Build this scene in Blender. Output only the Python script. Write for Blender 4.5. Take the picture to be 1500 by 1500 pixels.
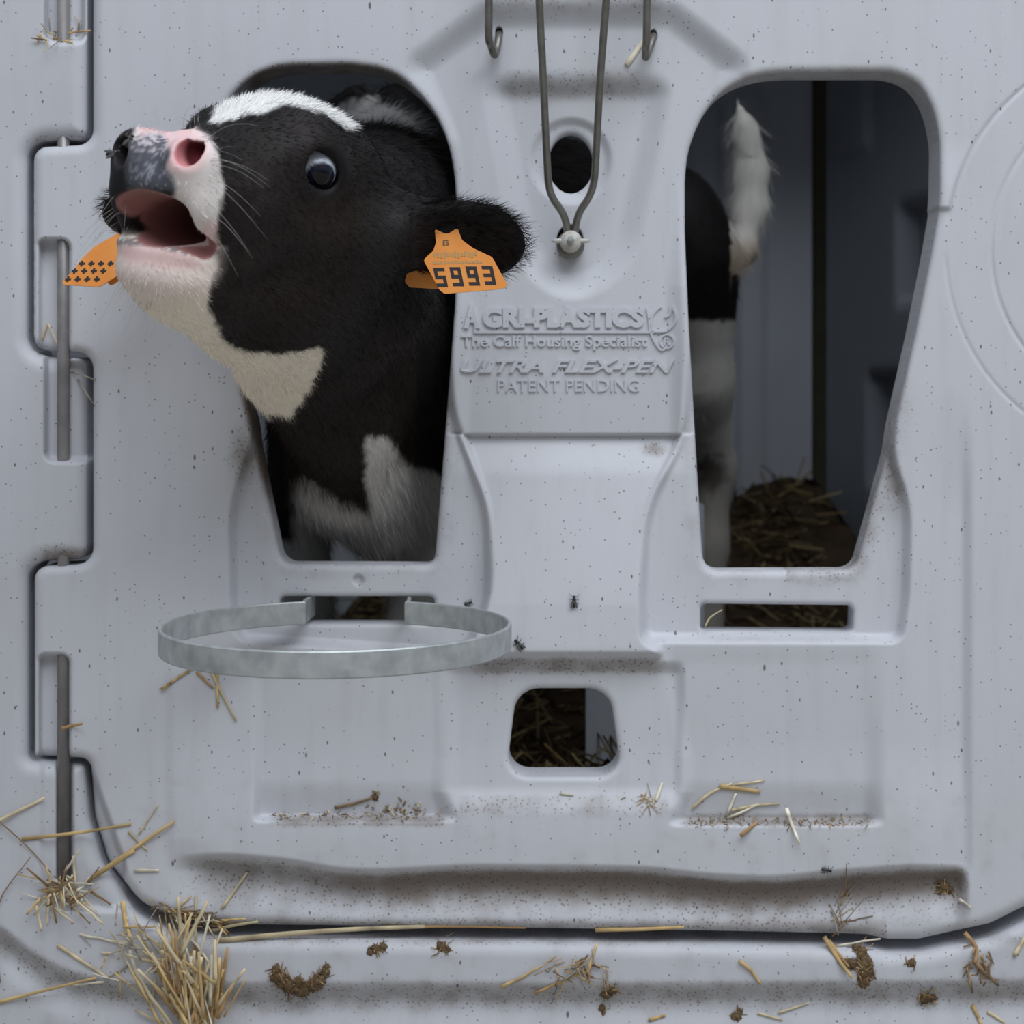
import bpy, math, random
import numpy as np
from mathutils import Vector, Matrix, noise as mnoise
random.seed(7); RNG = np.random.default_rng(11)
SC = bpy.context.scene
COL = SC.collection
for o in list(bpy.data.objects): bpy.data.objects.remove(o)

# ------------------------------------------------------------------ camera, sky, light, exposure
CZ = 0.70                                   # camera height above the ground
DIST = 1.5                                  # camera to the gate's face (the gate stands in the plane y = 0)
FPX = 2500.0; CX = 800.0; CY = 550.0        # focal length and principal point on the 1500 x 1500 frame
cam = bpy.data.cameras.new('camera'); cam_o = bpy.data.objects.new('camera', cam); COL.objects.link(cam_o)
cam_o.location = (0, -DIST, CZ); cam_o.rotation_euler = (math.pi/2, 0, 0)
cam.sensor_width = 36; cam.lens = 36*FPX/1500
cam.shift_x = (750-CX)/1500; cam.shift_y = (CY-750)/1500
cam.clip_start = 0.05
cam.dof.use_dof = True; cam.dof.focus_distance = 1.36; cam.dof.aperture_fstop = 7.0
SC.camera = cam_o
world = bpy.data.worlds.new('overcast'); SC.world = world; world.use_nodes = True
wn = world.node_tree
bg = wn.nodes['Background']
tc = wn.nodes.new('ShaderNodeTexCoord'); sx = wn.nodes.new('ShaderNodeSeparateXYZ'); cr = wn.nodes.new('ShaderNodeValToRGB')
wn.links.new(tc.outputs['Generated'], sx.inputs[0]); wn.links.new(sx.outputs['Z'], cr.inputs[0]); wn.links.new(cr.outputs[0], bg.inputs[0])
cr.color_ramp.elements[0].position = 0.0; cr.color_ramp.elements[0].color = (0.17, 0.18, 0.20, 1)
cr.color_ramp.elements[1].position = 1.0; cr.color_ramp.elements[1].color = (1.0, 1.04, 1.12, 1)
bg.inputs[1].default_value = 0.62
sun = bpy.data.lights.new('soft_sky_light', 'AREA'); sun_o = bpy.data.objects.new('soft_sky_light', sun); COL.objects.link(sun_o)
sun.shape = 'RECTANGLE'; sun.size = 4.0; sun.size_y = 2.4; sun.energy = 144; sun.color = (0.90, 0.95, 1.0)
sun_o.location = (0.9, -2.35, 3.9)
sun_o.rotation_euler = (Vector((0, 0, 0.7))-Vector(sun_o.location)).to_track_quat('-Z', 'Y').to_euler()
SC.view_settings.view_transform = 'Standard'; SC.view_settings.look = 'None'; SC.view_settings.gamma = 1
SC.view_settings.use_curve_mapping = False
SC.view_settings.exposure = 0.0

# ------------------------------------------------------------------ helpers
def W(px, py, y):
    """the point at depth y that the photograph shows at (px, py)"""
    D = DIST+y
    return np.array([(px-CX)*D/FPX, y, CZ+(CY-py)*D/FPX])
def proj(P):
    P = np.asarray(P); D = DIST+P[..., 1]
    return CX+P[..., 0]/D*FPX, CY-(P[..., 2]-CZ)/D*FPX
def ss(a, b, x):
    t = np.clip((x-a)/(b-a), 0, 1); return t*t*(3-2*t)
def link(name, me, mats=None, parent=None):
    o = bpy.data.objects.new(name, me); COL.objects.link(o)
    if mats is not None:
        for m in (mats if isinstance(mats, (list, tuple)) else [mats]): me.materials.append(m)
    if parent is not None: o.parent = parent
    return o
def mesh(name, V, F, mat=None, parent=None, smooth=True, col=None, attrs=None, mi=None):
    me = bpy.data.meshes.new(name)
    V = np.asarray(V, dtype=np.float32).reshape(-1, 3)
    if isinstance(F, np.ndarray):
        n, k = F.shape
        me.vertices.add(len(V)); me.vertices.foreach_set('co', V.ravel())
        me.loops.add(n*k); me.loops.foreach_set('vertex_index', F.astype(np.int32).ravel())
        me.polygons.add(n); me.polygons.foreach_set('loop_start', np.arange(0, n*k, k, dtype=np.int32))
    else:
        me.from_pydata([tuple(map(float, v)) for v in V], [], [tuple(int(i) for i in f) for f in F])
    me.update(calc_edges=True); me.validate()
    if smooth: me.polygons.foreach_set('use_smooth', np.ones(len(me.polygons), dtype=bool))
    if mi is not None: me.polygons.foreach_set('material_index', np.asarray(mi, dtype=np.int32))
    if col is not None:
        a = me.color_attributes.new('Col', 'FLOAT_COLOR', 'POINT')
        c = np.ones((len(V), 4), dtype=np.float32); c[:, :3] = col; a.data.foreach_set('color', c.ravel())
    for k_, v_ in (attrs or {}).items():
        a = me.attributes.new(k_, 'FLOAT', 'POINT'); a.data.foreach_set('value', np.asarray(v_, dtype=np.float32))
    return link(name, me, mat, parent)
def tag(o, label=None, cat=None, group=None, kind=None):
    if label: o['label'] = label
    if cat: o['category'] = cat
    if group: o['group'] = group
    if kind: o['kind'] = kind
    return o
def empty(name, loc, label, cat, group=None):
    o = bpy.data.objects.new(name, None); COL.objects.link(o); o.location = Vector([float(v) for v in loc]); o.empty_display_size = .02
    return tag(o, label, cat, group)
def under(o, root):
    """keep the part where it stands and hang it under its thing"""
    o.parent = root; o.matrix_parent_inverse = Matrix.Translation(-root.location); return o
def smooth_path(P, n=6):
    P = np.asarray(P, float); out = []
    Q = np.vstack([2*P[0]-P[1], P, 2*P[-1]-P[-2]])
    for i in range(1, len(Q)-2):
        for t in np.linspace(0, 1, n, endpoint=False):
            a, b, c, d = Q[i-1], Q[i], Q[i+1], Q[i+2]
            out.append(.5*((2*b)+(c-a)*t+(2*a-5*b+4*c-d)*t*t+(-a+3*b-3*c+d)*t**3))
    out.append(P[-1]); return np.array(out)
def tube(P, R, seg=8, flat=1.0, ref=None, cap=True):
    """swept tube: returns verts, faces"""
    P = np.asarray(P, float); n = len(P); R = np.broadcast_to(np.asarray(R, float), (n,))
    T = np.gradient(P, axis=0); T /= np.linalg.norm(T, axis=1)[:, None]+1e-12
    r0 = np.array(ref if ref is not None else (0.13, 0.9, 0.2)); V = []; F = []
    prev = None
    for i in range(n):
        a = (prev if prev is not None else r0); a = a-T[i]*(a@T[i])
        if np.linalg.norm(a) < 1e-6: a = np.cross(T[i], (1, 0, 0))
        a = a/np.linalg.norm(a); prev = a; b = np.cross(T[i], a)
        for k in range(seg):
            t = 2*math.pi*k/seg; V.append(P[i]+R[i]*(math.cos(t)*a*flat+math.sin(t)*b))
    for i in range(n-1):
        for k in range(seg):
            k2 = (k+1) % seg; F.append((i*seg+k, i*seg+k2, (i+1)*seg+k2, (i+1)*seg+k))
    if cap: F.append(tuple(range(seg))[::-1]); F.append(tuple((n-1)*seg+k for k in range(seg)))
    return np.array(V), F
def join(parts):
    V = []; F = []; o = 0
    for v, f in parts:
        V.append(np.asarray(v)); F += [tuple(i+o for i in q) for q in f]; o += len(v)
    return np.vstack(V), F
def ellipsoid(c, r, nu=16, nv=10, rot=None):
    V = []; F = []
    for j in range(nv+1):
        th = math.pi*j/nv
        for i in range(nu):
            ph = 2*math.pi*i/nu; V.append((math.sin(th)*math.cos(ph), math.sin(th)*math.sin(ph), math.cos(th)))
    for j in range(nv):
        for i in range(nu):
            F.append((j*nu+i, (j+1)*nu+i, (j+1)*nu+(i+1) % nu, j*nu+(i+1) % nu))
    V = np.array(V)*np.asarray(r)
    if rot is not None: V = V@np.asarray(rot).T
    return V+np.asarray(c), F
def box(lo, hi):
    x0, y0, z0 = lo; x1, y1, z1 = hi
    V = [(x0,y0,z0),(x1,y0,z0),(x1,y1,z0),(x0,y1,z0),(x0,y0,z1),(x1,y0,z1),(x1,y1,z1),(x0,y1,z1)]
    return np.array(V), [(0,3,2,1),(4,5,6,7),(0,1,5,4),(1,2,6,5),(2,3,7,6),(3,0,4,7)]

# 2-D signed distances in photo-sized units on the gate's face
def fillet(P, r):
    """round the corners of a closed polygon; r: one radius or one per corner"""
    P = np.asarray(P, float); n = len(P); rs = np.broadcast_to(np.asarray(r, float), (n,)); out = []
    for i in range(n):
        a, b, c = P[i-1], P[i], P[(i+1) % n]
        u = a-b; v = c-b; lu = np.linalg.norm(u); lv = np.linalg.norm(v); u = u/lu; v = v/lv
        ang = math.acos(np.clip(u@v, -1, 1)); d = min(rs[i]/max(math.tan(ang/2), 1e-6), .5*lu, .5*lv)
        if d < .5: out.append(b); continue
        p0 = b+u*d; p1 = b+v*d; k = math.sin(ang/2)
        for t in np.linspace(0, 1, 7):
            w0, w1, w2 = (1-t)**2, 2*t*(1-t)*k, t*t
            out.append((w0*p0+w1*b+w2*p1)/(w0+w1+w2))
    return np.array(out)
def sd_poly(P, X, Y, margin=90.0):
    """negative inside; clamped to +margin far outside"""
    P = np.asarray(P, float)
    out = np.full(X.shape, margin, dtype=np.float32)
    m = (X > P[:, 0].min()-margin) & (X < P[:, 0].max()+margin) & (Y > P[:, 1].min()-margin) & (Y < P[:, 1].max()+margin)
    x = X[m].astype(np.float32); y = Y[m].astype(np.float32)
    d = np.full(x.shape, 1e12, dtype=np.float32); ins = np.zeros(x.shape, dtype=bool)
    for i in range(len(P)):
        ax, ay = P[i-1]; bx, by = P[i]; ex, ey = bx-ax, by-ay; wx = x-ax; wy = y-ay
        t = np.clip((wx*ex+wy*ey)/(ex*ex+ey*ey+1e-9), 0, 1)
        d = np.minimum(d, (wx-ex*t)**2+(wy-ey*t)**2)
        if ay != by:
            c = ((ay > y) != (by > y)) & (x < (bx-ax)*(y-ay)/(by-ay)+ax); ins ^= c
    d = np.sqrt(d); out[m] = np.minimum(np.where(ins, -d, d), margin); return out
def sd_ell(cx, cy, rx, ry, X, Y):
    k = np.sqrt(((X-cx)/rx)**2+((Y-cy)/ry)**2); return (k-1)*min(rx, ry)
def curve_y(pts, X):
    pts = sorted(pts); xs = [p[0] for p in pts]; ys = [p[1] for p in pts]
    # smooth interpolation
    Xd = np.linspace(xs[0], xs[-1], 400); Yd = np.interp(Xd, xs, ys); k = np.hanning(31); k /= k.sum()
    Yp = np.convolve(np.pad(Yd, 15, mode='edge'), k, 'valid'); return np.interp(X, Xd, Yp)

# ------------------------------------------------------------------ materials
def newmat(name):
    m = bpy.data.materials.new(name); m.use_nodes = True
    return m, m.node_tree, m.node_tree.nodes['Principled BSDF']
def pbr(name, color, rough=.5, metal=0., spec=.5, noise=None, scale=60, bump=0.):
    m, nt, b = newmat(name); N, L = nt.nodes, nt.links
    b.inputs['Base Color'].default_value = (*color, 1); b.inputs['Roughness'].default_value = rough
    b.inputs['Metallic'].default_value = metal; b.inputs['Specular IOR Level'].default_value = spec
    if noise is not None:
        t = N.new('ShaderNodeTexCoord'); n = N.new('ShaderNodeTexNoise'); n.inputs['Scale'].default_value = scale; n.inputs['Detail'].default_value = 6
        L.new(t.outputs['Object'], n.inputs['Vector'])
        r = N.new('ShaderNodeValToRGB'); r.color_ramp.elements[0].position = .3; r.color_ramp.elements[1].position = .7
        r.color_ramp.elements[0].color = (*color, 1); r.color_ramp.elements[1].color = (*noise, 1)
        L.new(n.outputs['Fac'], r.inputs[0]); L.new(r.outputs[0], b.inputs['Base Color'])
        if bump:
            bp = N.new('ShaderNodeBump'); bp.inputs['Strength'].default_value = bump; bp.inputs['Distance'].default_value = .002
            L.new(n.outputs['Fac'], bp.inputs['Height']); L.new(bp.outputs[0], b.inputs['Normal'])
    return m
def colmat(name, rough=.6, spec=.3, sheen=0.):
    m, nt, b = newmat(name)
    a = nt.nodes.new('ShaderNodeAttribute'); a.attribute_name = 'Col'
    nt.links.new(a.outputs['Color'], b.inputs['Base Color'])
    b.inputs['Roughness'].default_value = rough; b.inputs['Specular IOR Level'].default_value = spec
    if sheen: b.inputs['Sheen Weight'].default_value = sheen; b.inputs['Sheen Roughness'].default_value = .5
    return m
def plastic(name, base=(0.585, 0.597, 0.643), specks=True):
    m, nt, b = newmat(name); N, L = nt.nodes, nt.links
    b.inputs['Roughness'].default_value = .52; b.inputs['Specular IOR Level'].default_value = .35
    t = N.new('ShaderNodeTexCoord')
    def noise(scale, det=4, vec=None):
        n = N.new('ShaderNodeTexNoise'); n.inputs['Scale'].default_value = scale; n.inputs['Detail'].default_value = det
        L.new(vec or t.outputs['Object'], n.inputs['Vector']); return n.outputs['Fac']
    def ramp(src, a, c, p=1.0):
        r = N.new('ShaderNodeMapRange'); r.inputs[1].default_value = a; r.inputs[2].default_value = c; r.inputs[4].default_value = p
        r.interpolation_type = 'SMOOTHSTEP'; L.new(src, r.inputs[0]); return r.outputs[0]
    def mixc(fac, a, bcol):
        x = N.new('ShaderNodeMix'); x.data_type = 'RGBA'; L.new(fac, x.inputs[0])
        if isinstance(a, tuple): x.inputs[6].default_value = (*a, 1)
        else: L.new(a, x.inputs[6])
        x.inputs[7].default_value = (*bcol, 1); return x.outputs[2]
    def mul(a, bb):
        x = N.new('ShaderNodeMath'); x.operation = 'MULTIPLY'; L.new(a, x.inputs[0])
        if isinstance(bb, float): x.inputs[1].default_value = bb
        else: L.new(bb, x.inputs[1])
        return x.outputs[0]
    mp = N.new('ShaderNodeMapping'); mp.inputs['Scale'].default_value = (1, 1, .12); L.new(t.outputs['Object'], mp.inputs[0])
    c = mixc(mul(ramp(noise(70, 5, mp.outputs[0]), .45, .75), .22), base, (base[0]*.80, base[1]*.79, base[2]*.76))
    c = mixc(mul(ramp(noise(9, 5), .5, .75), .20), c, (base[0]*.80, base[1]*.78, base[2]*.70))
    if specks:
        at = N.new('ShaderNodeAttribute'); at.attribute_name = 'dirt'
        dn = N.new('ShaderNodeMath'); dn.operation = 'ADD'; L.new(at.outputs['Fac'], dn.inputs[0])
        q = N.new('ShaderNodeMath'); q.operation = 'MULTIPLY_ADD'; L.new(noise(45, 10), q.inputs[0]); q.inputs[1].default_value = 0.9; q.inputs[2].default_value = -.45
        L.new(q.outputs[0], dn.inputs[1])
        c = mixc(mul(mul(ramp(dn.outputs[0], .05, 1.0), .85), ramp(at.outputs['Fac'], 0.0, .12)), c, (.17, .13, .098))
        for sc, thr, rad, st in ((52, .90, .085, (1, 1, .40)), (120, .74, .13, (1, 1, .5)), (230, .78, .20, (1, 1, 1))):
            mq = N.new('ShaderNodeMapping'); mq.inputs['Scale'].default_value = st; L.new(t.outputs['Object'], mq.inputs[0])
            v = N.new('ShaderNodeTexVoronoi'); v.inputs['Scale'].default_value = sc; L.new(mq.outputs[0], v.inputs['Vector'])
            sp = N.new('ShaderNodeSeparateColor'); L.new(v.outputs['Color'], sp.inputs[0])
            c = mixc(mul(mul(ramp(v.outputs['Distance'], rad, rad*.55), ramp(sp.outputs[0], thr, thr+.01)), .8), c, (.06, .052, .05))
        # denser fine dirt where the attribute says so
        v = N.new('ShaderNodeTexVoronoi'); v.inputs['Scale'].default_value = 260; L.new(t.outputs['Object'], v.inputs['Vector'])
        c = mixc(mul(mul(ramp(v.outputs['Distance'], .34, .18), ramp(at.outputs['Fac'], .08, .5)), .6), c, (.10, .075, .055))
    L.new(c, b.inputs['Base Color'])
    bp = N.new('ShaderNodeBump'); bp.inputs['Strength'].default_value = .10; bp.inputs['Distance'].default_value = .001
    L.new(noise(260, 3), bp.inputs['Height']); L.new(bp.outputs[0], b.inputs['Normal'])
    return m
M = {}
M['gate'] = plastic('grey_plastic')
M['frame'] = plastic('grey_plastic_frame', (0.56, 0.572, 0.618))
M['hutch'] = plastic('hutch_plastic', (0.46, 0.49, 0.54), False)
M['steel'] = pbr('dull_steel_wire', (.17, .165, .15), .42, .75, noise=(.26, .25, .225), scale=90)
M['rod'] = pbr('hinge_rod_steel', (.22, .21, .215), .38, .35, noise=(.32, .30, .30), scale=60)
M['zinc'] = pbr('galvanised_zinc', (.36, .39, .40), .45, .45, noise=(.54, .57, .58), scale=75, bump=.25)
M['whiteplastic'] = pbr('white_nylon', (.56, .55, .52), .45, noise=(.38, .36, .32), scale=180)
M['shade'] = pbr('gap_shade_black', (.022, .019, .014), .95, noise=(.035, .032, .018), scale=40)  # near-black colour stands in for shade in the gap between the walls
M['shadedhutch'] = plastic('shaded_hutch_plastic', (0.26, 0.28, 0.32), False)  # hutch plastic darkened: the right wall's shade is put into the colour
M['orange'] = pbr('orange_tag_plastic', (.80, .27, .045), .42, noise=(.86, .34, .07), scale=60)
M['ink'] = pbr('black_tag_ink', (.018, .015, .02), .6)
M['greyink'] = pbr('faded_tag_ink', (.50, .30, .12), .6)
M['midink'] = pbr('brown_tag_ink', (.16, .09, .05), .6)
M['black'] = pbr('black_plastic', (.008, .008, .009), .8, spec=.15)
M['coat'] = colmat('calf_coat', .62, .22)
M['hair'] = colmat('calf_hair', .55, .14)
M['wet'] = colmat('wet_mouth', .25, .5)
M['straw'] = colmat('straw', .6, .25)
M['bed'] = colmat('bedding_straw', .75, .15)
M['mud'] = pbr('dried_dung', (.10, .065, .04), .85, noise=(.22, .15, .085), scale=160, bump=.6)
M['fly'] = pbr('fly_black', (.015, .014, .014), .35)
M['wing'] = pbr('fly_wing', (.10, .10, .10), .3)
M['ground'] = pbr('farmyard_concrete', (.40, .38, .34), .9, noise=(.32, .30, .26), scale=8)
M['whisker'] = pbr('whisker_hair', (.40, .38, .36), .4)
# ------------------------------------------------------------------ the moulded gate and its frame (reliefs with depth, in gate-face units)
U = DIST/FPX                                # one unit on the gate's face in metres
DOOR = fillet([(137,-260),(137,212),(50,216),(50,513),(137,516),(137,826),(51,830),(51,1106),(133,1110),(140,1196),(160,1262),(208,1322),(262,1344),(335,1353),
               (1000,1362),(1200,1366),(1268,1368),(1300,1375),(1345,1375),(1385,1366),(1450,1352),(1530,1312),(1600,1240),(1640,1120),(1650,700),(1650,-260)],
              [1,24,20,22,26,26,20,3,18,60,60,60,60,60,10,10,20,20,20,20,60,70,70,70,10,1])
WINL = fillet([(297,262),(303,222),(322,168),(352,125),(400,99),(520,96),(580,108),(630,152),(658,208),(668,270),(667,440),(655,600),(637,827),(413,826),(376,640),(330,480),(302,350)],
              [300,300,300,300,300,300,300,300,300,300,400,300,16,24,300,300,300])
WINR = fillet([(1003,262),(1007,222),(1026,172),(1058,132),(1108,109),(1160,106),(1310,106),(1345,122),(1367,160),(1376,208),(1376,300),(1362,380),(1338,500),(1300,660),(1252,835),(1030,836),(1018,640),(1008,460),(1003,340)],
              [300,300,300,300,300,300,200,200,200,200,300,300,300,300,24,24,300,300,300])
SLOTL = fillet([(410,873),(637,873),(637,914),(410,914)], 9)
SLOTR = fillet([(1026,884),(1245,886),(1250,894),(1249,923),(1240,926),(1026,924)], 7)
LOWH = fillet([(757,1008),(893,1008),(911,1137),(741,1137)], [36,36,30,30])
POCKA = fillet([(57,350),(103,350),(103,530),(133,530),(133,676),(66,676),(66,520),(57,520)], [10,14,2,12,12,14,2,2])
POCKB = fillet([(57,958),(103,958),(103,1108),(130,1112),(206,1330),(58,1330),(62,1115),(57,1108)], [10,14,2,10,60,16,2,2])
POCKC = fillet([(66,-120),(124,-120),(124,62),(66,62)], [2,2,12,14])
PL = fillet([(382,560),(372,645),(340,742),(342,880),(350,936),(676,958),(714,940),(717,870),(714,745),(664,604),(655,480),(360,480)], [200,200,200,200,20,16,16,200,200,200,10,10])
PR = fillet([(1006,560),(1001,640),(948,742),(941,870),(944,936),(1318,937),(1328,870),(1330,742),(1300,655),(1330,520),(1200,480),(1008,480)], [200,200,200,200,16,16,200,200,200,10,10,10])
WEDGE = fillet([(664,560),(666,606),(716,745),(717,872),(676,962),(985,962),(942,936),(940,870),(947,742),(1003,636),(1006,560)], [10,200,200,200,16,16,20,200,200,200,10])
FUN = fillet([(604,96),(712,18),(985,18),(1086,96),(1030,210),(1000,420),(1010,760),(660,760),(668,420),(650,210)], [20,30,30,20,40,20,10,10,20,40])
UU = fillet([(722,118),(745,250),(764,350),(792,404),(836,426),(884,408),(920,362),(944,250),(972,118)], [20,300,300,200,200,200,300,300,20])
RECL = fillet([(376,930),(640,930),(655,1110),(662,1204),(376,1200)], [20,10,30,14,14])
RECR = fillet([(985,930),(1284,930),(1284,1208),(992,1206),(1004,1110)], [10,20,16,14,30])
CURL = [(0,1352),(20,1382),(60,1414),(120,1438),(200,1448),(500,1448),(1000,1448),(1500,1444),(1700,1440)]
WAVY = [(150,1262),(250,1258),(330,1254),(420,1262),(500,1277),(560,1278),(680,1271),(830,1272),(950,1274),(1030,1284),(1130,1289),(1230,1279),(1330,1271),(1420,1272),(1500,1272)]
GROOVE_C = (1690, 365)

def lip(d, r, depth):
    t = np.clip(d/r, 0, 1); return -depth*(1-np.sqrt(np.maximum(1-(1-t)**2, 0)))
def door_solid(X, Y):
    S = -sd_poly(DOOR, X, Y, 120)
    for P in (WINL, WINR, SLOTL, SLOTR, LOWH): S = np.minimum(S, sd_poly(P, X, Y))
    S = np.minimum(S, sd_ell(836, 240, 33, 44, X, Y)); S = np.minimum(S, sd_ell(835, 353, 20, 25, X, Y))
    for c in ((731, 48), (957, 52)): S = np.minimum(S, sd_ell(c[0], c[1], 6, 10, X, Y))
    return S
def door_h(X, Y):
    H = np.zeros_like(X)
    # the funnel between the windows, the U-shaped dish in it, the boss round the teat hole
    fun = ss(22, -28, sd_poly(FUN, X, Y)); H += -20*fun*(Y < 637)
    H += -20*ss(22, -24, sd_poly(UU, X, Y))*ss(92, 150, Y)
    H += -8*ss(3, -12, np.hypot(X-836, (Y-236)*.95)-60)
    # text face leans in to the crease, then the wedge comes out to its ledge
    wedge = np.where(Y < 637, np.maximum(fun, ss(7, -9, sd_poly(WEDGE, X, Y))*ss(600, 640, Y)), ss(7, -9, sd_poly(WEDGE, X, Y)))
    H += -12*fun*np.clip((Y-440)/197, 0, 1)**1.5*ss(700, 636, Y)
    H += np.where(Y >= 637, ss(7, -9, sd_poly(WEDGE, X, Y))*(-32*(1-np.clip((Y-637)/250, 0, 1))**1.2+20*np.clip((Y-637)/310, 0, 1)), 0)
    wedge = ss(7, -9, sd_poly(WEDGE, X, Y))*ss(560, 660, Y)
    # sunken panels round the lower halves of the windows
    pl = ss(8, -10, sd_poly(PL, X, Y))*ss(480, 640, Y); pr = ss(8, -10, sd_poly(PR, X, Y))*ss(480, 640, Y)
    H += -26*np.maximum(pl, pr)*(1-wedge)
    # below the funnel level comes back
    # under the wedge's ledge the lower field sits back
    low = ss(966, 988, Y)
    centre = ss(640, 676, X)*ss(1006, 986, X)
    H += -low*centre*13*(1-ss(1150, 1196, Y))
    rl = ss(368, 386, X)*ss(1206, 1192, Y)*ss(16, -16, X-np.interp(Y, [930, 1110, 1160, 1205], [642, 650, 645, 660]))
    rr = ss(1300, 1262, X)*ss(1212, 1198, Y)*ss(-14, 14, X-np.interp(Y, [930, 1110, 1160, 1205], [975, 1003, 1004, 990]))
    H += -np.maximum(rl, rr)*(2+14*np.clip((Y-940)/262, 0, 1)+9*ss(1140, 1196, Y))*ss(935, 975, Y)
    # outer lower field bulges, over the wavy overhang
    yw = curve_y(WAVY, X); inx = ss(236, 330, X)*ss(1422, 1398, X)
    H += 9*ss(1080, 1240, Y)*inx
    H += -(36*ss(-7, 19, Y-yw) - 17*ss(22, 84, Y-yw))*inx
    # soft upright steps left and right
    H += 4*ss(238, 258, X)*ss(350, 262, X)*ss(940, 1010, Y)*ss(1262, 1225, Y)
    H += -11*ss(1322, 1404, X)*ss(1428, 1406, X)*ss(560, 760, Y)*ss(1290, 1262, Y)
    # the round blank moulded at the right
    r = np.hypot(X-GROOVE_C[0], Y-GROOVE_C[1])
    plate = ss(302, 306, r)*ss(309, 302, Y)*ss(1364, 1372, X)*ss(-40, 40, Y)
    H += 7*plate*ss(200, 303, Y)
    H += -3.5*np.exp(-((r-304)/2.2)**2)*ss(340, 300, Y)*(X > 1380) - 1.8*np.exp(-((r-305)/2.2)**2)*ss(360, 390, Y)*(X > 1380)
    H += -2.6*np.exp(-((r-238)/2.4)**2)
    # screw dimple on the bar
    H += -7*ss(9, 6, np.hypot(X-525, Y-850))
    # rod slots in the knuckles
    H += -26*ss(3, -6, np.minimum(sd_poly(POCKA, X, Y), sd_poly(POCKB, X, Y)))
    # rounded lips
    H += lip(-sd_poly(DOOR, X, Y, 120), 15, 13)
    for P, rr_, dd in ((WINL, 13, 10), (WINR, 13, 10), (SLOTL, 7, 6), (SLOTR, 7, 6), (LOWH, 10, 8)): H += lip(sd_poly(P, X, Y), rr_, dd)
    H += lip(sd_ell(836, 240, 33, 44, X, Y), 9, 6)
    return H
GAP = 8.0
def frame_solid(X, Y): return sd_poly(DOOR, X, Y, 150)-GAP-10*ss(1290, 1352, Y)
def frame_h(X, Y):
    H = np.zeros_like(X)
    yc = curve_y(CURL, X); H += -22*ss(-12, 22, Y-yc) + 8*ss(24, 70, Y-yc)
    H += -9*ss(6, -10, np.where((X > 52) & (Y > 1100), sd_poly(fillet([(60,1108),(150,1108),(216,1334),(60,1334)], [10,5,40,18]), X, Y), 50))
    H += -26*ss(4, -7, np.minimum(np.minimum(sd_poly(POCKA, X, Y), sd_poly(POCKC, X, Y)), sd_poly(fillet([(84,1100),(106,1100),(106,1292),(84,1292)], 8), X, Y)))
    H += lip(frame_solid(X, Y), 27, 24)
    return H
def axis(lo, a, b, hi, f, c):
    mid = np.arange(a, b+f, f); left = [a]; s = f
    while left[-1] > lo: s = min(s*1.25, c); left.append(left[-1]-s)
    right = [mid[-1]]; s = f
    while right[-1] < hi: s = min(s*1.25, c); right.append(right[-1]+s)
    return np.array(left[1:][::-1]+list(mid)+right[1:])
def relief(xs, ys, solid, hfun, y_back, back=True):
    """front relief with holes, side walls back to y_back, and a flat back sheet: verts, faces, photo units of each vertex"""
    PX, PY = np.meshgrid(xs, ys); S = solid(PX, PY).astype(np.float64); S[np.abs(S) < 1e-4] = 1e-4
    ins = S > 0; idx = -np.ones(S.shape, int); idx[ins] = np.arange(ins.sum())
    P = [np.stack([PX[ins], PY[ins]], 1)]; n0 = ins.sum(); extra = []; ekey = {}
    a, b, c, d = idx[:-1, :-1], idx[:-1, 1:], idx[1:, 1:], idx[1:, :-1]
    full = (a >= 0) & (b >= 0) & (c >= 0) & (d >= 0)
    quads = np.stack([a[full], d[full], c[full], b[full]], 1)
    mixed = ((a >= 0) | (b >= 0) | (c >= 0) | (d >= 0)) & ~full
    polys = []; walls = []
    def cross(j0, i0, j1, i1):
        k = (j0, i0, j1, i1) if (j0, i0) < (j1, i1) else (j1, i1, j0, i0)
        if k not in ekey:
            s0, s1 = S[k[0], k[1]], S[k[2], k[3]]; t = s0/(s0-s1)
            extra.append((PX[k[0], k[1]]*(1-t)+PX[k[2], k[3]]*t, PY[k[0], k[1]]*(1-t)+PY[k[2], k[3]]*t)); ekey[k] = n0+len(extra)-1
        return ekey[k]
    for j, i in zip(*np.nonzero(mixed)):
        ring = [(j, i), (j+1, i), (j+1, i+1), (j, i+1)]; poly = []; out_v = None; in_v = None
        for q in range(4):
            A, B = ring[q], ring[(q+1) % 4]
            if ins[A]: poly.append(idx[A])
            if ins[A] != ins[B]:
                v = cross(*A, *B); poly.append(v)
                if ins[A]: out_v = v
                else:
                    in_v = v
                    if out_v is not None: walls.append((out_v, in_v)); out_v = None
        if out_v is not None:
            for q in range(4):
                A, B = ring[q], ring[(q+1) % 4]
                if not ins[A] and ins[B]: walls.append((out_v, cross(*A, *B))); break
        if len(poly) >= 3: polys.append(poly)
    P = np.vstack(P+([np.array(extra)] if extra else [])); H = hfun(P[:, 0].copy(), P[:, 1].copy())
    Yd = -H*U; V = np.stack([(P[:, 0]-CX)*(DIST+Yd)/FPX, Yd, CZ+(CY-P[:, 1])*(DIST+Yd)/FPX], 1)
    F = [tuple(q) for q in quads.tolist()]+[tuple(p) for p in polys]
    bmap = {}; BV = []
    def bk(v):
        if v not in bmap: bmap[v] = len(V)+len(BV); BV.append((V[v, 0], y_back, V[v, 2]))
        return bmap[v]
    for p, q in walls: F.append((q, p, bk(p), bk(q)))
    Pall = P
    if BV: V = np.vstack([V, np.array(BV)]); Pall = np.vstack([P, P[[k for k in bmap]]])
    return V, F, Pall
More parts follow.
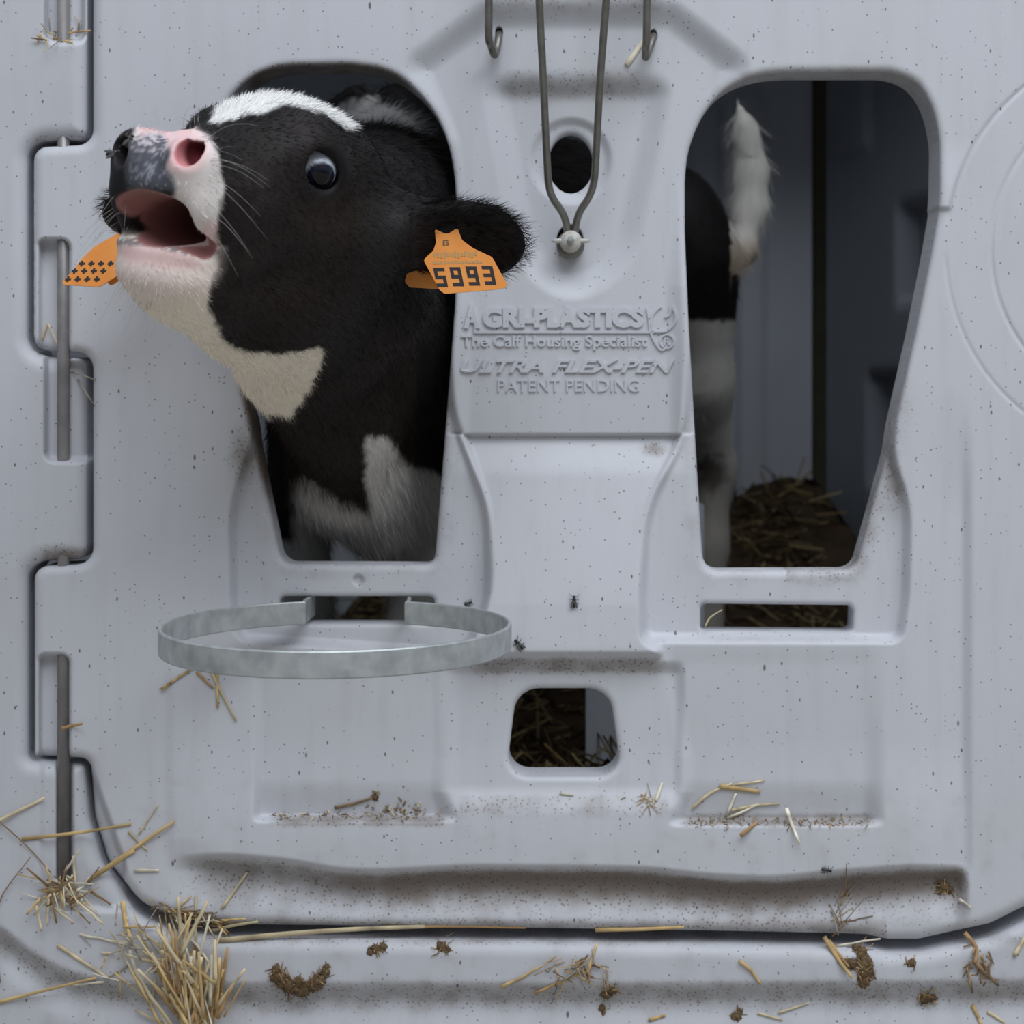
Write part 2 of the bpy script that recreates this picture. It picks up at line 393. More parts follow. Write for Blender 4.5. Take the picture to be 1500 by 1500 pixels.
def dirt_mask(X, Y, kind):
    D = np.zeros_like(X)
    if kind == 'door':
        yw = curve_y(WAVY, X); inx = ss(240, 330, X)*ss(1425, 1400, X)
        t = Y-yw; D += .80*ss(-4, 10, t)*ss(70, 10, t)*inx*(.45+.55*ss(420, 620, X)); D += .20*ss(0, 20, t)*ss(120, 40, t)*inx
        D += .10*ss(1040, 1200, Y)
        D += .55*ss(1186, 1198, Y)*ss(1216, 1204, Y)*(ss(385, 420, X)*ss(664, 640, X)+ss(985, 1010, X)*ss(1290, 1260, X))
        D += .25*ss(1160, 1170, Y)*ss(1205, 1185, Y)*ss(650, 690, X)*ss(1000, 970, X)
        D += .6*ss(958, 970, Y)*ss(996, 978, Y)*ss(672, 715, X)*ss(992, 950, X)
        D += .34*ss(88, 112, Y)*ss(168, 132, Y)*ss(716, 756, X)*ss(960, 930, X)
        D += .30*ss(30, 8, Y)*ss(700, 725, X)*ss(985, 960, X)
        wl = sd_poly(WINL, X, Y); wr = sd_poly(WINR, X, Y)
        D += .75*ss(12, 1, wl)*ss(140, 112, Y)*ss(300, 370, X); D += .28*ss(20, 2, wr)*ss(150, 112, Y)
        D += .65*np.exp(-((X-352)/17)**2-((Y-672)/38)**2)+.75*ss(12, 0, wl)*ss(520, 600, Y)*ss(760, 690, Y)*(X < 500)
        D += .45*np.exp(-((X-1316)/12)**2-((Y-720)/34)**2)+.22*ss(30, 2, wr)*ss(470, 640, Y)*(X > 1150)
        D += .65*np.exp(-((X-957)/18)**2-((Y-657)/10)**2)
        D += .18*ss(45, 5, np.minimum(wl, wr))*ss(560, 640, Y)+.16*ss(926, 940, Y)*ss(948, 936, Y)*ss(940, 960, X)*ss(1330, 1310, X)
        D += .3*ss(1340, 1356, Y)*(X < 1300)*(X > 300)
        D += .3*ss(500, 516, Y)*ss(530, 514, Y)*(X < 140)+.5*ss(18, 4, np.abs(Y-214))*(X < 137)*0
    else:
        yc = curve_y(CURL, X); t = Y-yc
        D += .30*ss(-22, 4, t)*ss(46, 12, t); D += .12*ss(1300, 1400, Y)
        D += .75*ss(790, 812, Y)*ss(860, 822, Y)*ss(50, 70, X)*ss(150, 136, X)+.5*ss(192, 204, Y)*ss(225, 212, Y)*ss(40, 60, X)*ss(150, 136, X)
        D += .4*ss(1364, 1374, Y)*ss(1390, 1378, Y)*(X > 300)*.6
    return np.clip(D, 0, 1)
XS = axis(-30, 0, 1505, 1700, 2.5, 30); YS = axis(-270, -10, 1505, 1560, 2.5, 30)
V, F, PP = relief(XS, YS, door_solid, door_h, .046)
# flat back sheet of the hollow-moulded gate
V2, F2, P2 = relief(axis(-30, 0, 1505, 1700, 9, 40), axis(-270, -10, 1505, 1560, 9, 40), door_solid, lambda x, y: np.full_like(x, -.0458/U), .046)
Vall = np.vstack([V, V2]); Fall = F+[tuple(i+len(V) for i in f[::-1]) for f in F2]
gate = mesh('pen_gate', Vall, Fall, M['gate'], attrs={'dirt': np.concatenate([dirt_mask(PP[:, 0], PP[:, 1], 'door'), np.zeros(len(V2))])})
tag(gate, 'pale grey moulded plastic pen gate with two feeding openings and embossed lettering', 'gate')
XS2 = axis(-700, -10, 200, 2050, 2.5, 40); XS2 = np.concatenate([XS2[XS2 < 200], np.arange(200, 1510, 6), axis(1510, 1510, 1512, 2050, 6, 40)])
YS2 = np.concatenate([axis(-560, -20, 300, 300, 3, 40), np.arange(304, 1505, 2.6), axis(1505, 1505, 1508, 1700, 6, 40)])
XS2 = np.unique(XS2.round(3)); YS2 = np.unique(YS2.round(3))
V, F, PP = relief(XS2, YS2, frame_solid, frame_h, .06)
frame = mesh('wall_front', V, F, M['frame'], attrs={'dirt': dirt_mask(PP[:, 0], PP[:, 1], 'frame')}); tag(frame, kind='structure')

# raised lettering: every vertex is laid onto the gate's face
def face_point(px, py, raise_px):
    px = np.asarray(px, float); py = np.asarray(py, float); y = -(door_h(px.copy(), py.copy())+raise_px)*U
    D = DIST+y; return np.stack([(px-CX)*D/FPX, y, CZ+(CY-py)*D/FPX], -1)
def text_geo(txt, x0, x1, y0, y1, shear=0., offset=0., zt=3.0, space=1.0):
    """text fitted to a box in gate-face units: verts (px, py, raise) and faces"""
    cu = bpy.data.curves.new('t', 'FONT'); cu.body = txt; cu.size = 1; cu.extrude = .5; cu.offset = offset; cu.shear = shear; cu.space_character = space
    cu.bevel_depth = 0; cu.resolution_u = 3
    o = bpy.data.objects.new('t', cu); COL.objects.link(o); dg = bpy.context.evaluated_depsgraph_get(); dg.update()
    me = bpy.data.meshes.new_from_object(o.evaluated_get(dg)); bpy.data.objects.remove(o); bpy.data.curves.remove(cu)
    v = np.array([q.co[:] for q in me.vertices]); f = [tuple(p.vertices) for p in me.polygons]; bpy.data.meshes.remove(me)
    mn, mx = v.min(0), v.max(0)
    px = x0+(v[:, 0]-mn[0])/(mx[0]-mn[0])*(x1-x0); py = y1-(v[:, 1]-mn[1])/(mx[1]-mn[1])*(y1-y0)
    return np.stack([px, py, np.where(v[:, 2] > 0, zt, -1.5)], 1), f
def emboss(name, parts):
    Vs = []; Fs = []; o = 0
    for v, f in parts:
        Vs.append(face_point(v[:, 0], v[:, 1], v[:, 2])); Fs += [tuple(i+o for i in q) for q in f]; o += len(v)
    return mesh(name, np.vstack(Vs), Fs, M['gate'], gate, smooth=False)
def flat_stroke(P, w, zt=3.0):
    """ribbon of width w along P (px, py)"""
    P = np.asarray(P, float); T = np.gradient(P, axis=0); T /= np.linalg.norm(T, axis=1)[:, None]; Nn = np.stack([-T[:, 1], T[:, 0]], 1)
    w = np.broadcast_to(np.asarray(w, float), (len(P),))[:, None]/2; n = len(P); A = P+Nn*w; B = P-Nn*w
    V = np.vstack([np.c_[A, np.full(n, zt)], np.c_[B, np.full(n, zt)], np.c_[A, np.full(n, -1.5)], np.c_[B, np.full(n, -1.5)]])
    F = []
    for i in range(n-1):
        F += [(i, i+1, n+i+1, n+i), (i, 2*n+i, 2*n+i+1, i+1), (n+i, n+i+1, 3*n+i+1, 3*n+i)]
    F += [(0, n, 3*n, 2*n), (n-1, 3*n-1, 4*n-1, 2*n-1)]
    return V, F
bold = .035
emboss('raised_company_lettering', [text_geo('A', 679, 703, 446, 481, 0, .07, 4.0), text_geo('GRI-PLASTICS', 707, 943, 450, 480, 0, .06, 4.0),
        flat_stroke([(696, 474), (696, 487)], 4), flat_stroke(np.stack([np.linspace(694, 958, 30), np.full(30, 486.5)], 1), 3.5)])
sw = smooth_path([(948,451),(951,468),(953,486),(960,502),(968,512),(974,511)], 8)
sw2 = smooth_path([(953,486),(974,485),(987,475),(990,464),(986,452),(983,448),(981,460),(974,465)], 8); sw3 = smooth_path([(953,480),(956,462),(964,452),(969,449)], 8)
emboss('raised_ribbon_emblem', [flat_stroke(sw, 3), flat_stroke(sw2, 3), flat_stroke(sw3, 2.6)])
emboss('raised_slogan_lettering', [text_geo('The Calf Housing Specialist', 676, 948, 491, 513, 0, .016, 3.0)])
tt = np.linspace(0, 2*math.pi, 33)
emboss('raised_registered_mark', [flat_stroke(np.stack([977+10*np.cos(tt), 500+10*np.sin(tt)], 1), 2.2), text_geo('R', 973, 981.5, 494.5, 505.5, 0, .01, 2.4)])
emboss('raised_model_lettering', [text_geo('ULTRA FLEX-PEN', 675, 988, 527, 546, .32, .022, 3.6)])
emboss('raised_patent_lettering', [text_geo('PATENT PENDING', 729, 936, 556, 574, 0, .0, 2.4)])

# ------------------------------------------------------------------ hinge rod, bucket ring, wire holder, wing nut
rd = .0054; xr = W(93, 700, .012)
rod_top, rod_bot = W(93, -120, .010), W(93, 1284, .010)
v, f = tube([rod_bot, rod_bot*.5+rod_top*.5, rod_top], rd, 16)
rod = mesh('hinge_rod', v, f, M['rod']); tag(rod, 'long dull steel hinge rod running down the slots at the gate edge', 'rod')

rc = np.array([-.166, -.146, 0.]); R0 = .137; zb, zt_ = CZ-.2165, CZ-.1965
ang = np.radians(np.linspace(90+19, 360+90-19, 120)); pathr = [(rc[0]+R0*math.cos(t), rc[1]+R0*math.sin(t)) for t in ang]
def bend(p, sgn): 
    x, y = p; return [(x+sgn*.001, y+.012), (x, y+.028), (x-sgn*.001, y+.055)]
pathr = bend(pathr[0], -1)[::-1]+pathr+bend(pathr[-1], 1)
P = np.array(pathr); T = np.gradient(P, axis=0); T /= np.linalg.norm(T, axis=1)[:, None]; Nn = np.stack([-T[:, 1], T[:, 0]], 1)
th = .0034; prof = []
cs = [(-1, zb+.001), (-.6, zb), (.6, zb), (1, zb+.001), (1, zt_-.001), (.6, zt_), (-.6, zt_), (-1, zt_-.001)]
V = np.vstack([np.c_[P+Nn*(a*th/2), np.full(len(P), z)] for a, z in cs]); n = len(P); F = []
for k in range(8):
    for i in range(n-1): F.append((k*n+i, k*n+i+1, ((k+1) % 8)*n+i+1, ((k+1) % 8)*n+i))
F += [tuple(k*n for k in range(8)), tuple(k*n+n-1 for k in range(8))[::-1]]
ring = mesh('bucket_ring', V, F, M['zinc'], smooth=False); tag(ring, 'galvanised steel bucket ring of flat band standing out below the calf', 'bucket ring')

wh = empty('bottle_holder', W(836, 345, -.02), 'bent dull steel wire bottle holder hung above the round teat hole', 'bottle holder')
def wire(name, P, r, n=8): 
    v, f = tube(smooth_path(P, n), r, 14); return under(mesh(name, v, f, M['steel']), wh)
wire('clamp_wire', [W(786,-130,-.06), W(790,0,-.045), W(796,120,-.03), W(801,230,-.015), W(804,272,-.008), W(811,292,-.004), W(824,312,.0), W(830,330,.004), W(832,352,.012), W(833,356,.03)], .0033)
wire('clamp_wire', [W(897,-130,-.06), W(888,0,-.045), W(879,120,-.03), W(873,230,-.015), W(870,266,-.008), W(863,288,-.004), W(850,309,.0), W(844,328,.004), W(841,352,.012), W(840,356,.03)], .0033)
wire('hook_wire', [W(717,-130,-.03), W(716,0,-.026), W(716,54,-.022), W(719,66,-.014), W(724,80,-.006), W(727,74,.002), W(731,52,.012), W(732,47,.035)], .0034)
wire('hook_wire', [W(950,-130,-.03), W(948,0,-.026), W(947,54,-.022), W(946,72,-.014), W(946,84,-.008), W(951,72,.002), W(957,54,.012), W(958,50,.035)], .0034)

wn_ = empty('wing_nut', W(836, 353, .0), 'small white plastic wing nut on a bolt below the teat hole', 'wing nut')
def disc(c, r, y0, y1, seg=24):
    c = np.asarray(c); V = []; prof = [(0, y0), (r*.8, y0), (r, y0+.2*(y1-y0)), (r, y1), (0, y1)]
    for rr_, yy in prof:
        for k in range(seg): V.append((c[0]+rr_*math.cos(2*math.pi*k/seg), yy, c[2]+rr_*math.sin(2*math.pi*k/seg)))
    F = [(j*seg+k, j*seg+(k+1) % seg, (j+1)*seg+(k+1) % seg, (j+1)*seg+k) for j in range(4) for k in range(seg)]
    return np.array(V), [q[::-1] for q in F]
c0 = W(836, 354, .004)
v, f = disc(c0, .0095, -.004, .012); under(mesh('hub', v, f, M['whiteplastic']), wn_)
for s in (-1, 1):
    v, f = ellipsoid(c0+np.array([s*.0105, -.005, 0.0003]), (.0065, .0022, .0022), 14, 8); under(mesh('wing', v, f, M['whiteplastic']), wn_)
v, f = disc(W(836, 352, 0), .0034, -.009, -.003, 6); v2, f2 = disc(W(836, 352, 0), .0018, -.0115, -.008, 14)
b_ = under(mesh('bolt', *join([(v, f), (v2, f2)]), M['zinc'], smooth=False), wn_); b_['label'] = 'bright steel bolt end'
v, f = disc(W(836, 357, 0), .0125, .0115, .02); under(mesh('washer', v, f, M['steel']), wn_)

# ------------------------------------------------------------------ the pen behind the gate
def slab(name, lo, hi, mat): 
    v, f = box(lo, hi); o = mesh(name, v, f, mat, smooth=False); return tag(o, kind='structure')
slab('ground', (-4, -5, -.06), (4, 2.6, 0), M['ground'])
def panel(name, A, B, z0, z1, th, ribs, mat, boxes=()):
    """a moulded wall from A to B (plan points) with upright ribs (s0, s1, out) and sunk boxes (s0, s1, z0, z1, depth)"""
    A = np.array(A, float); B = np.array(B, float); Ln = np.linalg.norm(B-A); T = (B-A)/Ln; Nn = np.array([T[1], -T[0]])
    s = np.linspace(0, Ln, int(Ln/.006)+2); z = np.linspace(z0, z1, int((z1-z0)/.01)+2); Sg, Zg = np.meshgrid(s, z); O = np.zeros_like(Sg)
    for a, b, o_, za, zb_ in ribs: O += o_*ss(a-.006, a+.006, Sg)*ss(b+.006, b-.006, Sg)*ss(za-.012, za+.012, Zg)*ss(zb_+.012, zb_-.012, Zg)
    for a, b, za, zb_, d_ in boxes: O -= d_*ss(a-.008, a+.008, Sg)*ss(b+.008, b-.008, Sg)*ss(za-.008, za+.008, Zg)*ss(zb_+.008, zb_-.008, Zg)
    V = np.stack([A[0]+T[0]*Sg+Nn[0]*O, A[1]+T[1]*Sg+Nn[1]*O, Zg], -1).reshape(-1, 3); w = len(s); h = len(z); i = np.arange((h-1)*w).reshape(h-1, w)[:, :-1].ravel()
    F = np.stack([i, i+1, i+w+1, i+w], 1).tolist(); nb = len(V)
    Bk = np.array([(A[0]-Nn[0]*th, A[1]-Nn[1]*th, z0), (B[0]-Nn[0]*th, B[1]-Nn[1]*th, z0), (B[0]-Nn[0]*th, B[1]-Nn[1]*th, z1), (A[0]-Nn[0]*th, A[1]-Nn[1]*th, z1)])
    F += [(nb+1, nb, nb+3, nb+2), (nb, 0, (h-1)*w, nb+3), (w-1, nb+1, nb+2, h*w-1), (nb+3, (h-1)*w, h*w-1, nb+2), (0, nb, nb+1, w-1)]
    o = mesh(name, np.vstack([V, Bk]), F, mat, smooth=True); return tag(o, kind='structure')
ZT = 1.36
panel('wall_back', (-.80, 1.05), (.397, 1.05), 0, ZT, .03, [(1.085, 1.125, .014, .1, 1.12), (1.015, 1.06, .010, .1, 1.10), (.62, .68, .014, .1, 1.12), (.3, .36, .014, .1, 1.12)], M['hutch'])
panel('wall_right', (.416, 1.03), (.74, .10), 0, ZT, .03, [(.03, .13, .012, 1.02, 1.20)], M['shadedhutch'], [(.20, .48, .80, .93, .03), (.225, .44, .82, .905, .03), (.12, .5, .55, .70, .03), (.18, .40, .40, .46, .02)])
panel('wall_left', (-.80, .09), (-.80, 1.05), 0, ZT, .03, [(.3, .36, .014, .1, 1.2)], M['hutch'])
slab('gap_backing', (.30, 1.09, 0), (.56, 1.12, ZT), M['shade'])  # backing added behind the wall gap to block skylight and look dark
slab('trim_2', (.043, .34, 0), (.17, .37, .56), M['hutch'])
slab('ceiling', (-.83, .30, ZT), (.80, 1.20, ZT+.03), M['hutch'])
# ------------------------------------------------------------------ the calf: one implicit body, meshed once
RH = np.array([[-0.43550521, 0.88890694, 0.14205515], [-0.89873077, -0.42038299, -0.12474432], [-0.05116853, -0.18199613, 0.981967]])
TH = np.array([-0.16553916, -0.09941237, 0.20852134+CZ]); SH = 0.9095
def hd(F, L, Uu): return TH+SH*(RH@np.array([F, L, Uu]))      # head frame: forward, left, up
def at_l(px, py, L):
    """point of the head's plane at lateral offset L seen at (px, py)"""
    d = np.array([(px-CX)/FPX, 1, (CY-py)/FPX]); o = np.array([0, -DIST, CZ]); lo = RH.T@(o-TH)/SH; ld = RH.T@d/SH
    return TH+SH*(RH@(lo+(L-lo[1])/ld[1]*ld))
def ray_axes(a, b, w): 
    return None
GX = axis(-.46, -.392, .012, .34, .0024, .009); GY = axis(-.36, -.352, -.02, .76, .0024, .009); GZ = axis(-.50+CZ, -.10+CZ, .272+CZ, .36+CZ, .0024, .009)
FIELD = np.full((len(GX), len(GY), len(GZ)), .2, dtype=np.float32)
def sub(lo, hi):
    s = []
    for g, a, b in zip((GX, GY, GZ), lo, hi): s.append(slice(max(0, np.searchsorted(g, a)-1), np.searchsorted(g, b)+1))
    return tuple(s)
def coords(s):
    return [g[q].astype(np.float32).reshape([-1 if i == j else 1 for j in range(3)]) for i, (g, q) in enumerate(zip((GX, GY, GZ), s))]
def f_cone(p, q, r1, r2):
    p, q = np.asarray(p, float), np.asarray(q, float); R = max(r1, r2)
    def f(x, y, z):
        d = q-p; t = np.clip(((x-p[0])*d[0]+(y-p[1])*d[1]+(z-p[2])*d[2])/(d@d+1e-9), 0, 1)
        return np.sqrt((x-p[0]-d[0]*t)**2+(y-p[1]-d[1]*t)**2+(z-p[2]-d[2]*t)**2)-(r1+(r2-r1)*t)
    return f, np.minimum(p, q)-R, np.maximum(p, q)+R
def f_ell(c, r, rot=None):
    c = np.asarray(c, float); r = np.asarray(r, float); Rm = np.eye(3) if rot is None else np.asarray(rot, float)   # columns: axes
    def f(x, y, z):
        dx, dy, dz = x-c[0], y-c[1], z-c[2]
        a = [(dx*Rm[0, i]+dy*Rm[1, i]+dz*Rm[2, i]) for i in range(3)]
        k0 = np.sqrt(sum((a[i]/r[i])**2 for i in range(3))); k1 = np.sqrt(sum((a[i]/r[i]**2)**2 for i in range(3)))+1e-6
        return k0*(k0-1)/k1
    e = np.sqrt(((Rm*r)**2).sum(1)); return f, c-e, c+e
def add(prim, k=.02):
    f, lo, hi = prim; s = sub(lo-k-.03, hi+k+.03); x, y, z = coords(s); d = f(x, y, z).astype(np.float32); a = FIELD[s]
    h = np.clip(.5+.5*(a-d)/k, 0, 1); FIELD[s] = a*(1-h)+d*h-k*h*(1-h)
def cut(prim, k=.006):
    f, lo, hi = prim; s = sub(lo-k-.02, hi+k+.02); x, y, z = coords(s); d = -f(x, y, z).astype(np.float32); a = FIELD[s]
    h = np.clip(.5-.5*(a-d)/k, 0, 1); FIELD[s] = a*(1-h)+d*h+k*h*(1-h)
def hcone(p, q, r1, r2, k=.02): add(f_cone(hd(*p), hd(*q), r1*SH, r2*SH), k)
def hell(c, r, k=.02, rot=None): add(f_ell(hd(*c), np.array(r)*SH, RH if rot is None else RH@rot), k)
def rotY(a): c, s = math.cos(a), math.sin(a); return np.array([[c, 0, s], [0, 1, 0], [-s, 0, c]])
def rotZ(a): c, s = math.cos(a), math.sin(a); return np.array([[c, -s, 0], [s, c, 0], [0, 0, 1]])

# trunk, far to near
pel = np.array([.065, .55, CZ+.115]); mid = np.array([-.02, .42, CZ+.105]); che = np.array([-.135, .29, CZ+.10])
add(f_cone(pel, mid, .125, .155), .05); add(f_cone(pel, W(976, 320, .55), .09, .066), .04); add(f_cone(mid, che, .155, .165), .05)
add(f_ell(che+np.array([.0, -.01, -.07]), (.12, .13, .15)), .05)
add(f_ell(W(598, 640, .20), (.070, .075, .115)), .05)                        # brisket
add(f_ell(W(592, 165, .32), (.035, .07, .030)), .03)                          # withers
add(f_cone(W(470, 165, .26), W(520, 140, .26), .008, .013), .015)            # shoulder blade's top
# legs
for pts, rr_ in (([(625, 650, .24), (632, 760, .22), (628, 930, .22), (626, 1120, .22)], (.072, .050, .035, .03)),
                 ([(440, 610, .30), (440, 740, .28), (440, 900, .27), (442, 1100, .27)], (.036, .033, .030, .028)),
                 ([(985, 390, .56), (1012, 560, .58), (1042, 690, .63), (1036, 800, .62), (1030, 950, .60)], (.085, .048, .028, .024, .026)),
                 ([(930, 400, .62), (935, 600, .66), (950, 700, .70), (945, 950, .68)], (.085, .05, .03, .026))):
    for (a, b), (ra, rb) in zip(zip(pts[:-1], pts[1:]), zip(rr_[:-1], rr_[1:])): add(f_cone(W(*a), W(*b), ra, rb), .025)
# raised tail
tl = [W(1035,390,.58), W(1085,368,.64), W(1098,305,.65), W(1099,250,.645), W(1092,195,.63), W(1079,142,.61)]; tr = [.016, .017, .021, .020, .015, .004]
for i in range(5): add(f_cone(tl[i], tl[i+1], tr[i]*.9, tr[i+1]*.9), .03)
# neck
nk = [hd(-.005, 0, -.100), W(512, 420, -.02), W(535, 500, .07), W(575, 590, .2)]
add(f_cone(nk[0], nk[1], .055, .070), .03); add(f_cone(nk[1], nk[2], .070, .074), .03); add(f_cone(nk[2], nk[3], .074, .11), .05)
add(f_cone(W(530, 300, -.02), W(560, 310, .07), .058, .066), .04); add(f_cone(W(560, 310, .07), W(600, 330, .25), .066, .12), .04)
add(f_cone(W(432, 518, -.03), W(500, 615, .03), .054, .046), .03); add(f_cone(W(500, 615, .03), W(518, 690, .11), .046, .055), .03)            # front of the neck down to the brisket
add(f_cone(W(515, 690, .11), W(555, 770, .14), .06, .035), .03)             # dewlap fold with the white fringe
# skull
hell((.040, 0, -.050), (.064, .060, .055), .02)
hell((.095, 0, -.036), (.075, .056, .050), .025)
for s in (-1, 1):
    hell((.118, s*.047, -.030), (.034, .022, .026), .018)                    # brow
    hell((.055, s*.042, -.105), (.070, .028, .066), .03, rotY(.25))          # cheek
    hell((.14, s*.036, -.085), (.07, .020, .040), .03)
hcone((.10, 0, -.05), (.200, 0, -.060), .046, .035, .03)
hcone((.06, 0, -.09), (.195, 0, -.078), .055, .034, .03)
# muzzle: broad, blunt, with hanging upper lips
hell((.224, 0, -.062), (.034, .043, .032), .014)
for s in (-1, 1):
    hell((.244, s*.026, -.050), (.022, .023, .022), .010)
    hell((.226, s*.038, -.077), (.030, .017, .027), .012)
    hell((.214, s*.043, -.094), (.024, .009, .026), .010)
hell((.248, 0, -.068), (.013, .036, .011), .010)
# lower jaw, dropped open
hcone((.02, 0, -.135), (.10, 0, -.168), .052, .045, .03)
hcone((.10, .010, -.165), (.205, .012, -.148), .042, .030, .025); hcone((.10, -.010, -.165), (.205, -.012, -.148), .042, .030, .025)
hell((.224, -.003, -.138), (.032, .044, .025), .014)
hell((.231, -.003, -.1205), (.023, .043, .011), .008)
hcone((.10, 0, -.165), (-.02, 0, -.20), .045, .055, .03)
for s in (-1, 1): hcone((.15, s*.036, -.105), (.190, s*.037, -.128), .014, .010, .012)   # stretched cheek skin at the corners
# mouth, nostrils, eye sockets
MOUTH = [f_ell(hd(.200, 0, -.0970), np.array((.086, .031, .0188))*SH, RH@rotY(.10)), f_ell(hd(.262, -.002, -.0925), np.array((.050, .037, .0165))*SH, RH), f_cone(at_l(236, 325, .012), at_l(299, 362, .037), .011, .0075)]
for m_ in MOUTH: cut(m_, .005)
NOST = []
for s in (-1, 1):
    c = at_l(271, 223, .027) if s > 0 else at_l(178, 222, -.030)
    NOST.append(f_ell(c-RH[:, 0]*.010, (.030, .0098, .0104), RH@rotZ(s*.30))); cut(NOST[-1], .005)
    rim = c+RH[:, 0]*.0
EYES = []
for s in (1, -1):
    e = at_l(464, 249, .057) if s > 0 else None
    if s < 0:
        loc = RH.T@(EYES[0][0]-TH)/SH; e = TH+SH*(RH@np.array([loc[0], -loc[1], loc[2]]))
    nrm = RH@np.array([.60, s*.79, .0]); nrm /= np.linalg.norm(nrm)
    EYES.append((e, nrm))
    tx = np.cross(nrm, RH[:, 2]); tx /= np.linalg.norm(tx); ty = np.cross(tx, nrm)
    if tx@RH[:, 0] < 0: tx = -tx
    ax = tx*math.cos(.62)+ty*math.sin(.62); ay = -tx*math.sin(.62)+ty*math.cos(.62)
    add(f_ell(e-nrm*.013, (.026, .026, .026)), .018)
    cut(f_ell(e+nrm*.006, (.0198, .0160, .016), np.stack([ax, ay, nrm], 1)), .004)
    n_ = 14
    loop = [e+nrm*(.0078-.003*math.cos(t)**2)+ax*.0186*math.cos(t)+ay*.0142*math.sin(t) for t in np.linspace(0, 2*math.pi, n_+1)]
    for i in range(n_): add(f_cone(loop[i], loop[i+1], .0023, .0023), .002)
    if s > 0: EAX = (ax, ay)
# ears: cupped leaves
def ear(base, tip, wdir, half_w, cup_dir, bend_=0.0):
    e1 = tip-base; ln = np.linalg.norm(e1); e1 = e1/ln; e3 = cup_dir-e1*(cup_dir@e1); e3 /= np.linalg.norm(e3); e2 = np.cross(e3, e1)
    c = (base+tip)/2; Rm = np.stack([e1, e2, e3], 1)
    add(f_ell(c, (ln/2, half_w, .017), Rm), .008)
    cut(f_ell(c+e3*.014+e1*.002, (ln/2*.86, half_w*.78, .0165), Rm), .006)
    add(f_cone(base-e1*.03, base+e1*.022, .034, .020), .02)
    return e1, e2, e3
EB, ET = W(588, 345, -.125), W(770, 362, -.120)
add(f_cone(W(588, 308, -.115), W(728, 312, -.116), .013, .006), .02)
EL = ear(EB, ET, None, .0440, np.array([-.10, -.62, -.78]))
FB, FT = hd(.0, -.06, -.075), W(150, 318, -.065)
ER = ear(FB, FT, None, .036, np.array([-.2, -.75, -.6]))

def surface_nets(Fd, gx, gy, gz):
    I = Fd < 0
    c = np.zeros(tuple(n-1 for n in Fd.shape), dtype=np.uint8)
    off = [(i, j, k) for i in (0, 1) for j in (0, 1) for k in (0, 1)]
    sl = lambda o: tuple(slice(a, Fd.shape[q]-1+a) for q, a in enumerate(o))
    for o in off: c += I[sl(o)]
    act = (c > 0) & (c < 8); cells = np.argwhere(act); vid = -np.ones(act.shape, int); vid[act] = np.arange(len(cells))
    g = (gx, gy, gz); acc = np.zeros((len(cells), 3)); cnt = np.zeros(len(cells))
    for axn in range(3):
        for o in off:
            if o[axn]: continue
            o2 = list(o); o2[axn] = 1; p = cells+np.array(o); q = cells+np.array(o2)
            a = Fd[p[:, 0], p[:, 1], p[:, 2]]; b = Fd[q[:, 0], q[:, 1], q[:, 2]]; m = (a < 0) != (b < 0)
            t = np.where(m, a/(a-b+1e-12), 0)
            for d in range(3):
                pa, pb = g[d][p[:, d]], g[d][q[:, d]]; acc[:, d] += np.where(m, pa+(pb-pa)*t, 0)
            cnt += m
    V = acc/cnt[:, None]; Q = []
    for axn in range(3):
        a_, b_ = [d for d in range(3) if d != axn]
        s0 = [slice(None)]*3; s1 = [slice(None)]*3; s0[axn] = slice(0, -1); s1[axn] = slice(1, None)
        e = I[tuple(s0)] != I[tuple(s1)]; idx = np.argwhere(e); ok = (idx[:, a_] > 0) & (idx[:, b_] > 0) & (idx[:, a_] < Fd.shape[a_]-1) & (idx[:, b_] < Fd.shape[b_]-1); idx = idx[ok]
        def cell(da, db): k = idx.copy(); k[:, a_] -= da; k[:, b_] -= db; return vid[k[:, 0], k[:, 1], k[:, 2]]
        q = np.stack([cell(1, 1), cell(0, 1), cell(0, 0), cell(1, 0)], 1); first = I[idx[:, 0], idx[:, 1], idx[:, 2]]
        flip = ~first if axn != 1 else first
        q[flip] = q[flip][:, ::-1]; Q.append(q)
    return V, np.vstack(Q)
CV, CF = surface_nets(FIELD, GX, GY, GZ)
E_ = np.vstack([CF[:, [0, 1]], CF[:, [1, 2]], CF[:, [2, 3]], CF[:, [3, 0]]])
def laplace(A, it, lam=.5):
    A = np.asarray(A, float)
    for _ in range(it):
        s_ = np.zeros_like(A); n_ = np.zeros(len(CV)); 
        for d in range(A.shape[1] if A.ndim > 1 else 0):
            s_[:, d] = np.bincount(E_[:, 0], A[E_[:, 1], d], len(CV))+np.bincount(E_[:, 1], A[E_[:, 0], d], len(CV))
        if A.ndim == 1: s_ = np.bincount(E_[:, 0], A[E_[:, 1]], len(CV))+np.bincount(E_[:, 1], A[E_[:, 0]], len(CV))
        n_ = np.bincount(E_[:, 0], minlength=len(CV))+np.bincount(E_[:, 1], minlength=len(CV))
        A = A+lam*((s_/np.maximum(n_, 1)[:, None] if A.ndim > 1 else s_/np.maximum(n_, 1))-A)
    return A
CV = laplace(CV, 3)
del FIELD
